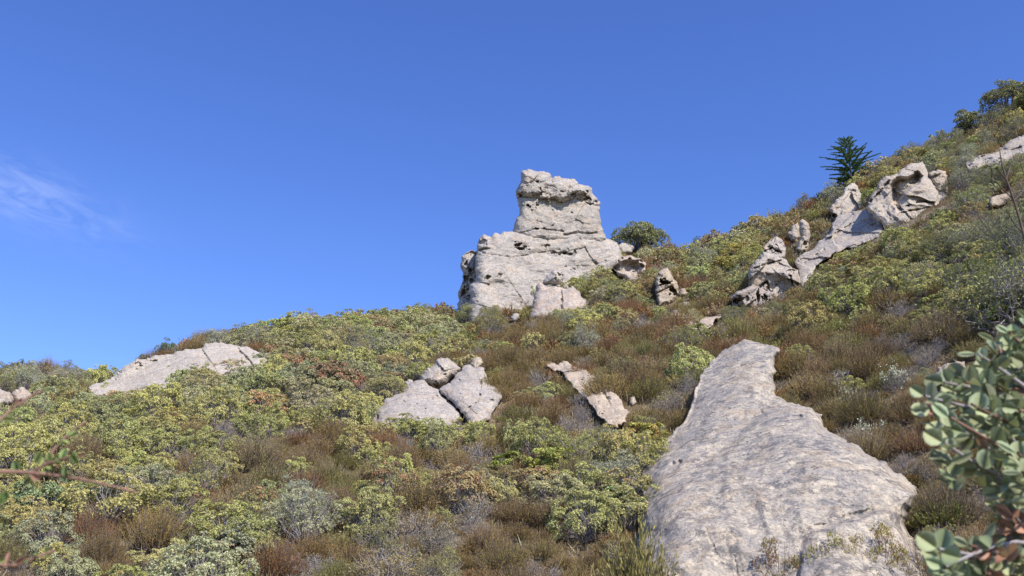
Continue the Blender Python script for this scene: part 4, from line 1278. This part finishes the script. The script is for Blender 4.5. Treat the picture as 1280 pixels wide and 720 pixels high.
# dry grass, dead sprigs and litter between the shrubs
rng = np.random.default_rng(9)
n = 42000
yy = np.sqrt(rng.uniform(20.0 ** 2, 90.0 ** 2, n))
ss = rng.uniform(-.58, .6, n)
Tr, Tb, Yb, Yr = terr_params(ss)
kk = (yy < Yr + 3) & (yy > Yb * .9)
yy, ss = yy[kk], ss[kk]
xx = ss * yy
zz = terrain_z(xx, yy)
B = np.stack([xx, yy, zz - .02], -1)
n = len(B)
per = 5
Bp = np.repeat(B, per, 0) + rng.normal(size=(n * per, 3)) * [.12, .12, .01]
D = unit(rng.normal(size=(n * per, 3)) * .55 + [0, 0, 1])
L = rng.uniform(.12, .42, n * per) * np.repeat(rng.uniform(.6, 1.5, n), per)
g = Geo()
g.leaves(Bp, D, unit(rng.normal(size=D.shape)), L, np.full(n * per, .03), rng.random(n * per), np.zeros(n * per), 0)
v_, f_, r_, t_, m_ = g.arrays()
cols = np.array([(.28, .22, .12, .0), (.22, .19, .09, .0), (.34, .29, .18, .0), (.22, .15, .08, 0.)])[np.repeat(rng.integers(0, 4, n), per)]
gr = link('dry_grass', mesh_from('dry_grass', v_, f_, [M['scrub']], None, {'rnd': r_, 'tip': t_, 'tint': cols}))
tag(gr, 'sparse dry grass and dead sprigs on the soil between the shrubs', 'dry grass', kind='stuff')


# ------------------------------------------------------------------ plants that stand out
def plant(name, label, cat, g, mats, loc, scale=1.0, rotz=0.0, color=(.1, .1, .04, .05), parts=('crown', 'branches'), group=None):
    o = link(name, None)
    o.location = tuple(loc)
    o.scale = (scale,) * 3 if np.isscalar(scale) else tuple(scale)
    o.rotation_euler = (0, 0, rotz)
    tag(o, label, cat, group)
    for i, pn in enumerate(parts):
        if (np.concatenate(g.m) == i).any():
            ch = link(pn, g.mesh(name + '_' + pn, mats, i), o)
            ch.color = color
    return o


def on_ground(u, v, back=0.0):
    """Point of the hillside seen at a photo pixel, pushed back by some metres."""
    Y = float(terrain_Y(u, v)) + back
    s, _ = pix_ST(u, v)
    return np.array([float(s) * Y, Y, float(terrain_z(float(s) * Y, Y))])


p0 = on_ground(1066, 240, .6)
k1 = FPX / math.hypot(p0[1], p0[2])
plant('young_fir', 'young blue green fir tree standing on the crest at upper right', 'fir tree', conifer(501, 78 / k1, 50 / k1), [M['fir'], M['trunk']], p0 - [0, 0, .3], 1.0, 0, (.19, .30, .18, .1), ('crown', 'trunk'))
p0 = on_ground(796, 306, 1.5)
k1 = FPX / math.hypot(p0[1], p0[2])
plant('oak_tree', 'dark dome shaped oak on the crest just right of the rock tower', 'oak tree', tree_oak(502, (36 / k1, 30 / k1, 20 / k1), 32 / k1, 90, 8.5 / k1, 60, .11), [M['oak'], M['trunk']], p0 - [0, 0, .2], 1.0, 0, (.27, .28, .13, .06), ('crown', 'trunk'))
p0 = on_ground(836, 306, 2.0)
plant('oak_tree', 'small low oak shrub beside the dark dome shaped oak', 'oak tree', tree_oak(503, (14 / k1, 14 / k1, 7 / k1), 14 / k1, 22, 6 / k1, 40, .13), [M['oak'], M['trunk']], p0 - [0, 0, .2], 1.0, 0, (.26, .275, .14, .06), ('crown', 'trunk'))
for uu, vv_, wd, hh, sd_, lb in ((1214, 170, 19, 42, 504, 'smaller round oak on the skyline below the large corner oak'),
                                 (1262, 152, 27, 58, 505, 'large dark oak on the skyline at the top right corner'),
                                 (1296, 150, 22, 50, 506, 'dark oak cut by the right edge near the top')):
    p0 = on_ground(uu, vv_, 1.0)
    k1 = FPX / math.hypot(p0[1], p0[2])
    plant('oak_tree', lb, 'oak tree', tree_oak(sd_, (wd / k1, wd / k1, hh * .42 / k1), hh * .52 / k1, 44, wd * .33 / k1, 60, .10), [M['oak'], M['trunk']], p0 - [0, 0, .3], 1.0, 0, (.27, .265, .11, .1), ('crown', 'trunk'))
# small sprigs that break the skyline
for uu, vv_, hh, sd_, lb in ((207, 452, 26, 511, 'thin upright sprig on the crest above the right half of the pale slab'), (178, 460, 20, 512, 'thin dark sprig on the crest above the left half of the pale slab'),
                             (393, 402, 18, 513, 'little bare sprig sticking up from the manzanita on the crest'), (872, 300, 18, 514, 'small blue green sapling on the crest right of the dark oak'),
                             (25, 472, 24, 515, 'dark leafy treelet on the skyline at the left edge'), (520, 384, 18, 516, 'green sapling on the crest left of the rock tower')):
    p0 = on_ground(uu, vv_, .5)
    k1 = FPX / math.hypot(p0[1], p0[2])
    g = ceanothus(sd_, .08, .6) if sd_ != 513 else twiggy(sd_, 3, 7, .4, .4, .02)
    s_ = hh / k1
    plant('sapling', lb, 'sapling', g, [M['cean'], M['twig']], p0, (s_ * .55, s_ * .55, s_ * .8), 0, (.12, .17, .08, .02), ('crown', 'branches'))

# bleached snag and lichen hung dead brush right of the great slab's top
p0 = on_ground(1062, 492, -.4)
plant('bleached_snag', 'bleached white dead branches rising from brown scrub right of the great slab', 'dead branches', twiggy(520, 3, 3, .75, .5, .028, False, .2), [M['dead'], M['snag']], p0, (.8, .8, 1.0), 0, parts=('crown', 'branches'))
p0 = on_ground(1010, 465, -.5)
plant('bleached_snag', 'few bleached twigs at the edge of the great slab below its top', 'dead branches', twiggy(521, 3, 3, .7, .4, .02, False, .18), [M['dead'], M['snag']], p0, (1, 1, 1), 0, parts=('crown', 'branches'))
for uu, vv_, s_, sd_, lb in ((1084, 540, .55, 522, 'clump of pale green lichen hanging in dead brush beside the great slab'), (1122, 478, .6, 523, 'lichen draped dead shrub right of the bleached snag'), (1047, 500, .5, 528, 'pale lichen tuft directly below the bleached snag')):
    p0 = on_ground(uu, vv_, -.5)
    plant('lichen_brush', lb, 'lichen brush', twiggy(sd_, 4, 10, .7, .36, .014, True, .15, .09), [M['dead'], M['twig']], p0, (s_ * 1.3, s_ * 1.3, s_ * 1.5), 0, (.50, .50, .36, .0))
for uu, vv_, s_, sd_, lb in ((1262, 395, 1.9, 524, 'grey lichen crusted shrub with a tangle of pale branches at the right edge'), (1215, 310, 1.3, 525, 'tangled grey branched shrub right of the overhanging outcrop'), (1262, 300, 1.4, 526, 'grey twiggy shrub at the right edge under the pale slab at the top right'),
                             (1205, 380, 1.1, 527, 'half bare shrub with grey limbs and fresh green leaves near the right edge')):
    p0 = on_ground(uu, vv_, -1.5)
    plant('lichen_shrub', lb, 'lichen shrub', twiggy(sd_, 4, 20, .62, .42, .017, True, .16, .055), [M['dead'], M['twig']], p0, (s_ * 1.2, s_ * 1.2, s_ * 1.3), 0, (.26, .27, .10, .08))
    if sd_ in (524, 527):
        q0 = p0 + [.9, .4, 0]
        plant('manzanita_shrub', 'bright green manzanita growing through the ' + ('lichen crusted shrub at the right edge' if sd_ == 524 else 'half bare grey limbed shrub'), 'manzanita', manzanita(530 + sd_, .07, 1.0), [M['manz'], M['twig']], q0, (s_ * .85, s_ * .85, s_ * .8), 0, (.30, .35, .10, .03))

# bright manzanitas picked out by colour
for uu, vv_, rp, col_, lb, sd_ in ((690, 600, 38, (0.391, 0.404, 0.108, .10), 'bright yellow green manzanita with a few red leaves below the eroded bank', 540), (772, 640, 30, (0.289, 0.355, 0.144, .22), 'glossy green manzanita with red leaves at the left foot of the great slab', 541),
                                   (806, 558, 26, (0.459, 0.421, 0.108, .30), 'yellow manzanita with orange new growth left of the great slab', 542), (926, 330, 24, (0.510, 0.446, 0.108, .30), 'golden yellow manzanita with orange tips on the crest left of the right outcrop', 543),
                                   (905, 345, 20, (0.476, 0.429, 0.126, .22), 'golden manzanita just below the golden yellow one on the crest', 544), (1092, 358, 34, (0.374, 0.330, 0.126, .28), 'round manzanita flecked with pink standing alone below the long rock ramp', 545),
                                   (415, 500, 36, (0.374, 0.297, 0.180, .45), 'pink tinged manzanita left of the split boulder cluster', 546), (60, 655, 52, (0.255, 0.305, 0.153, .02), 'big dark hearted manzanita at the left edge under the blurred twig', 547),
                                   (290, 716, 46, (0.357, 0.363, 0.234, .22), 'pale manzanita with pinkish leaves at the bottom left of the slope', 548), (640, 590, 26, (0.340, 0.380, 0.090, .05), 'yellow green manzanita in the brown scrub below the cracked boulder', 549),
                                   (1175, 395, 26, (0.340, 0.363, 0.108, .05), 'bright green manzanita left of the lichen crusted shrub', 550)):
    p0 = on_ground(uu, vv_, 0)
    k1 = FPX / math.hypot(p0[1], p0[2])
    s_ = rp / k1
    plant('manzanita_shrub', lb, 'manzanita', manzanita(sd_, .065 / max(s_, .8) * 1.0, 1.3), [M['manz'], M['twig']], p0, (s_, s_, s_ * .95), 0, col_)
# tall dark brush at the right edge, low growth round the foot of the tower
for uu, vv_, rp, lb, sd_, colr in ((1258, 392, 46, 'tall dense dark green shrub with grey limbs at the right edge above the foreground leaves', 570, (.19, .21, .085, .03)), (1212, 372, 36, 'dark green dense shrub left of the tall one at the right edge', 571, (.20, .22, .08, .03)),
                                   (1278, 335, 40, 'dark grey green shrub cut by the right edge behind the thin sapling', 572, (.20, .21, .12, .03)), (1180, 330, 28, 'dark olive shrub on the slope under the right end of the overhanging outcrop', 573, (.22, .22, .09, .03)),
                                   (586, 404, 17, 'low green shrub hiding the lower left corner of the rock tower', 574, (.33, .34, .13, .03)), (612, 404, 16, 'low olive shrub at the middle of the foot of the rock tower', 575, (.30, .27, .10, .05)),
                                   (1240, 166, 22, 'olive shrub filling the skyline between the two corner oaks', 576, (.26, .26, .11, .03)), (1188, 186, 18, 'low grey green shrub on the skyline left of the smaller round oak', 577, (.28, .29, .15, .03))):
    p0 = on_ground(uu, vv_, 0)
    k1 = FPX / math.hypot(p0[1], p0[2])
    s_ = rp / k1
    plant('ceanothus_shrub', lb, 'ceanothus', ceanothus(sd_, .05 / max(s_, .8), 1.5), [M['cean'], M['twig']], p0, (s_, s_, s_ * 1.15), 0, colr)
# chamise growing on the great slab
for uu, vv_, rp, lb, sd_, colr in ((1086, 584, 30, 'low wispy chamise rooted on the right edge of the great slab', 560, (0.224, 0.192, 0.063, .2)), (1052, 575, 17, 'small reddish sprig on the bare surface of the great slab', 561, (0.192, 0.128, 0.063, .5)),
                                   (795, 712, 44, 'wispy olive chamise in front of the bottom left corner of the great slab', 562, (0.256, 0.224, 0.081, .05)), (1175, 640, 44, 'green chamise against the lower right edge of the great slab', 563, (0.224, 0.240, 0.072, .05)),
                                   (1135, 590, 20, 'rusty chamise tuft at the right shoulder of the great slab', 564, (0.208, 0.160, 0.063, .35)), (1030, 728, 34, 'sparse leafy sprigs in front of the lower face of the great slab', 565, (0.320, 0.304, 0.108, .2)),
                                   (1100, 730, 36, 'golden sprigs in front of the lower right of the great slab', 566, (0.336, 0.272, 0.090, .25)), (1062, 735, 30, 'thin leafy sprigs before the middle of the lower face of the great slab', 568, (.30, .26, .10, .3)), (975, 735, 30, 'reddish stemmed sprigs before the lower face of the great slab', 569, (.30, .24, .10, .45)), (1000, 492, 18, 'russet chamise overhanging the notch in the great slab', 567, (0.240, 0.144, 0.063, .4))):
    p0 = on_ground(uu, vv_, -1.3 if sd_ in (560, 561) else -.4)
    if sd_ in (562, 565, 566, 568, 569):
        Yf = 22.6
        sx = float(pix_ST(uu, 720)[0]) * Yf
        p0 = np.array([sx, Yf, float(terrain_z(sx, Yf))])
        tall = (float(at(uu, {562: 640, 565: 690, 566: 684, 568: 696, 569: 698}[sd_], Yf)[2]) - p0[2]) / 1.12
    k1 = FPX / math.hypot(p0[1], p0[2])
    s_ = rp / k1
    if sd_ in (565, 566, 568, 569):
        plant('sprig_shrub', lb, 'shrub', ceanothus(sd_, .045, 1.0), [M['cham'], M['red']], p0, (s_ * 1.15, s_ * 1.0, tall), 0, colr)
        continue
    plant('chamise_shrub', lb, 'chamise', chamise(sd_, 1.0 if sd_ < 565 or sd_ == 567 else .5, .075 / max(s_, .5), .22 if sd_ < 565 else .34), [M['cham'], M['stem']], p0, (s_ * 1.25, s_ * 1.25, tall) if sd_ in (562, 565, 566, 568, 569) else (s_, s_, s_ * .85), 0, colr)


# ------------------------------------------------------------------ foreground manzanita beside the camera
def oval_leaf(P, D, Nn, L, W, cup=.12):
    """Rounded leathery leaf: 8 rim points and a sunken midrib."""
    side = np.cross(D, Nn)
    side = side / (np.linalg.norm(side) + 1e-9)
    Nn = np.cross(side, D)
    prof = [(0, 0), (.12, .26), (.38, .48), (.68, .46), (.90, .26), (1.0, 0)]
    mid = [P + D * (L * t) - Nn * (cup * L * (.35 - (t - .5) ** 2)) for t, _ in prof]
    lf = [P + D * (L * t) + side * (W * w_) + Nn * (cup * L * .4 * w_) for t, w_ in prof[1:5]]
    rt = [P + D * (L * t) - side * (W * w_) + Nn * (cup * L * .4 * w_) for t, w_ in prof[1:5]]
    v = np.array(mid + lf + rt)
    f = []
    for off_, flip in ((6, False), (10, True)):
        f.append([0, 1, off_, off_])
        for i in range(3):
            f.append([i + 1, i + 2, off_ + i + 1, off_ + i])
        f.append([4, 5, off_ + 3, off_ + 3])
    return v, f


class LeafMesh:
    def __init__(self):
        self.v, self.f, self.r, self.t, self.n = [], [], [], [], 0

    def add(self, P, D, Nn, L, W, rnd, tip, cup=.12):
        v, f = oval_leaf(P, D, Nn, L, W, cup)
        self.v.append(v)
        for q in f:
            self.f.append([a + self.n for a in (q if q[2] != q[3] else q[:3])])
            self.r.append(rnd)
            self.t.append(tip)
        self.n += len(v)

    def mesh(self, name, mat):
        me = bpy.data.meshes.new(name)
        me.from_pydata(np.concatenate(self.v).tolist(), [], self.f)
        me.materials.append(mat)
        me.polygons.foreach_set('use_smooth', [True] * len(me.polygons))
        for an, av in (('rnd', self.r), ('tip', self.t)):
            a = me.attributes.new(an, 'FLOAT', 'FACE')
            a.data.foreach_set('value', np.array(av, np.float32))
        me.update()
        return me


M['bigleaf'] = leaf_material('leathery_leaf', (0.40, 0.22, 0.15), transl=0.25, rough=0.5, vary=.5, spec=.4)
rng = np.random.default_rng(31)


def smooth_path(pts, n=8):
    pts = np.array(pts, float)
    t = np.linspace(0, len(pts) - 1, n)
    out = np.stack([np.interp(t, np.arange(len(pts)), pts[:, k]) for k in range(3)], -1)
    for _ in range(2):
        out[1:-1] = (out[:-2] + 2 * out[1:-1] + out[2:]) / 4
    return out


def rosette(lm, c, axisv, count, L, tip_p=.0, spread=1.0, tone=.5):
    axisv = axisv / np.linalg.norm(axisv)
    for i in range(count):
        a = i * 2.4 + rng.uniform(-.4, .4)
        e1 = np.cross(axisv, [.3, .2, .9])
        e1 = e1 / np.linalg.norm(e1)
        e2 = np.cross(axisv, e1)
        r_ = e1 * math.cos(a) + e2 * math.sin(a)
        lift = rng.uniform(.2, 1.0)
        D = r_ * spread + axisv * lift
        D = D / np.linalg.norm(D)
        Nn = axisv - D * (axisv @ D) + rng.normal(size=3) * .25
        ll = L * rng.uniform(.65, 1.15)
        lm.add(c - axisv * (.012 * i * L / .045) + r_ * .004, D, Nn / np.linalg.norm(Nn), ll, ll * .9, float(np.clip(tone + rng.normal() * .2, 0, 1)), 1.0 if rng.random() < tip_p else 0.0)


root = np.array([1.62, 1.75, float(terrain_z(1.62, 1.75))])
fg = link('manzanita_branch', None)
fg.location = tuple(root)
tag(fg, 'blurred manzanita in the right foreground with rounded grey green leaves and red stems', 'manzanita')
lm, sg = LeafMesh(), Geo()
hub = at(1345, 700, 2.15)
sg.tube(smooth_path([root, root + [.02, .15, .8], hub + [.1, .1, -.3], hub], 10), np.linspace(.03, .016, 10), 8, .4, 0)
j1, j2, j3 = at(1322, 600, 2.15), at(1310, 505, 2.2), at(1300, 440, 2.25)
sg.tube(smooth_path([hub, j1, j2, j3], 9), np.linspace(.016, .007, 9), 7, .5, 0)
ends = [  # u, v, depth, from joint, leaves, pink share
    (1156, 495, 2.05, j2, 10, .04), (1180, 478, 2.1, j2, 10, .0), (1222, 442, 2.15, j2, 10, .0), (1262, 416, 2.2, j3, 12, .0), (1206, 478, 2.1, j2, 9, 0), (1214, 505, 2.05, j2, 9, .1),
    (1188, 522, 2.0, j1, 9, .1), (1180, 553, 2.0, j1, 10, .05), (1206, 540, 2.05, j1, 9, 0), (1238, 520, 2.1, j2, 9, 0), (1254, 536, 2.1, j1, 8, .05), (1271, 463, 2.2, j3, 11, 0), (1273, 512, 2.1, j2, 9, 0),
    (1272, 566, 2.0, j1, 9, 0), (1278, 590, 1.95, j1, 8, 0), (1247, 598, 2.05, j1, 8, .05), (1270, 648, 2.1, hub, 9, .6), (1256, 632, 2.15, hub, 8, .1), (1240, 690, 2.0, hub, 9, .45), (1212, 682, 2.0, hub, 9, .25), (1173, 686, 1.95, hub, 9, .05),
    (1182, 708, 1.95, hub, 9, .1), (1230, 716, 2.0, hub, 9, .1), (1270, 700, 2.1, hub, 10, .1), (1285, 440, 2.25, j3, 10, 0), (1292, 540, 2.1, j1, 9, 0), (1290, 620, 2.1, j1, 9, .2), (1262, 676, 2.15, hub, 8, .3), (1256, 470, 2.3, j3, 8, 0), (1240, 490, 2.3, j2, 8, 0), (1285, 480, 2.3, j2, 9, 0),
    (1300, 680, 2.2, hub, 9, 0), (1310, 560, 2.2, j1, 9, 0), (1320, 460, 2.3, j3, 9, 0), (1320, 400, 2.3, j3, 9, 0), (1290, 400, 2.3, j3, 9, 0)]
more = []
for (u, v, Y, j, cnt, pk) in ends:
    for _ in range(1 if u > 1200 else 0):
        more.append((u + rng.uniform(-4, 26), v + rng.uniform(-18, 18), Y + rng.uniform(.05, .45), j, cnt - 1, pk))
for (u, v, Y, j, cnt, pk) in ends + more:
    e = at(u, v, Y)
    midp = (e + j) / 2 + rng.normal(size=3) * .02 + [0, 0, -.015]
    pth = smooth_path([j, midp, e], 7)
    sg.tube(pth, np.linspace(.0055, .003, 7), 6, rng.random(), 1 if rng.random() < .55 else 0)
    axisv = unit((e - midp)[None])[0] * .7 + np.array([-.05, -.45, .45]) + rng.normal(size=3) * .2
    rosette(lm, e, axisv, int(cnt * 1.15), .043, pk, 1.0, .55)
    if rng.random() < .75:
        rosette(lm, pth[4], unit(rng.normal(size=(1, 3)) + [0, -.2, .5])[0], 4, .042, pk, 1.2, .45)
off = root
for a_, (me, pn) in enumerate(((lm.mesh('leaves', M['bigleaf']), 'leaves'), (sg.mesh('branch', [M['twig'], M['red']], None, True), 'branch'))):
    ch = link(pn, me, fg)
    ch.location = tuple(-off)
    ch.color = (.32, .365, .20, .5)

root2 = np.array([-1.25, 1.45, float(terrain_z(-1.25, 1.45))])
fb = link('manzanita_branch', None)
fb.location = tuple(root2)
tag(fb, 'blurred red brown manzanita twigs with few small leaves reaching in from the left edge', 'manzanita')
lm, sg = LeafMesh(), Geo()
h2 = at(-110, 600, 1.5)
sg.tube(smooth_path([root2, root2 + [.02, .02, .7], h2 + [-.08, 0, -.35], h2], 10), np.linspace(.022, .009, 10), 7, .4, 0)
twigs = [([h2, at(-20, 588, 1.55), at(47, 591, 1.6), at(111, 600, 1.62), at(172, 616, 1.65)], .0038, .0019),
         ([at(40, 590, 1.6), at(52, 583, 1.6), at(69, 576, 1.6), at(98, 570, 1.6)], .0030, .0018), ([at(55, 581, 1.6), at(66, 562, 1.62), at(85, 543, 1.65), at(112, 525, 1.68)], .0028, .0015),
         ([h2, at(-40, 548, 1.5), at(0, 526, 1.55), at(17, 509, 1.56), at(53, 487, 1.58)], .0034, .0017), ([h2, at(-50, 680, 1.5), at(5, 712, 1.5), at(30, 702, 1.52), at(68, 688, 1.55)], .0032, .0016)]
for pts, ra, rb in twigs:
    pth = smooth_path(pts, 14)
    sg.tube(pth, np.linspace(ra, rb, 14), 6, rng.random(), 1)
    tv = unit(np.gradient(pth, axis=0))
    for i in range(5, 14):
        if rng.random() < .9:
            for s_ in range(2):
                D = unit((tv[i] * .7 + rng.normal(size=3) * .8 + [0, 0, .3])[None])[0]
                Ll = rng.uniform(.008, .014) if i > 8 else rng.uniform(.012, .024)
                lm.add(pth[i], D, unit(rng.normal(size=(1, 3)) + [0, -.5, .5])[0], Ll, Ll * .5, rng.random(), 1.0 if rng.random() < .35 else 0.0)
for u, v in ((44, 573), (62, 572), (64, 580), (80, 590), (76, 568), (21, 584), (30, 597), (5, 622), (50, 578), (56, 588), (0, 625), (96, 573), (40, 585)):
    Y = 1.6
    a_ = at(u, v + 6, Y)
    lm.add(a_, unit((np.array([.1, 0, 1.0]) + rng.normal(size=3) * .5)[None])[0], unit(np.array([[.1, -1, .3]]) + rng.normal(size=(1, 3)) * .3)[0], .019, .013, rng.random(), 0.0)
for me, pn in ((lm.mesh('leaves', M['bigleaf']), 'leaves'), (sg.mesh('branch', [M['twig'], M['red']], None, True), 'branch')):
    ch = link(pn, me, fb)
    ch.location = tuple(-root2)
    ch.color = (.22, .29, .09, .5)

# thin bare sapling near the right edge, a few metres off
p0 = at(1290, 320, 7.0)
gz = float(terrain_z(p0[0], 7.0))
rt = np.array([p0[0], 7.0, gz])
sp_ = link('bare_sapling', None)
sp_.location = tuple(rt)
tag(sp_, 'thin dark leafless sapling rising along the right edge in front of the upper slope', 'sapling')
lm, sg = LeafMesh(), Geo()
J = [at(1288, 320, 7), at(1279, 290, 7), at(1268, 250, 7), at(1258, 225, 7), at(1252, 205, 7), at(1250, 190, 7)]
sg.tube(smooth_path([rt, rt + [.05, 0, (J[0][2] - gz) * .5], J[0]] + J[1:], 16), np.linspace(.016, .004, 16), 6, .1, 0)
for a_, b_ in ((J[2], at(1240, 222, 7)), (at(1240, 222, 7), at(1232, 205, 6.95)), (J[3], at(1266, 200, 7.05)), (J[2], at(1282, 226, 7.1)), (J[3], at(1240, 208, 7)), (J[1], at(1258, 262, 6.9)), (at(1282, 226, 7.1), at(1276, 205, 7.1)), (J[1], at(1292, 262, 7.0))):
    pth = smooth_path([a_, (a_ + b_) / 2 + rng.normal(size=3) * .02, b_], 6)
    sg.tube(pth, np.linspace(.006, .003, 6), 5, .1, 0)
    for i in (3, 4, 5):
        lm.add(pth[i], unit(rng.normal(size=(1, 3)))[0], unit(rng.normal(size=(1, 3)))[0], .045, .028, rng.random(), 0.0)
for me, pn in ((lm.mesh('leaves', M['bigleaf']), 'leaves'), (sg.mesh('stem', [M['stem'], M['red']], None, True), 'stem')):
    ch = link(pn, me, sp_)
    ch.location = tuple(-rt)
    ch.color = (.3, .33, .12, .3)
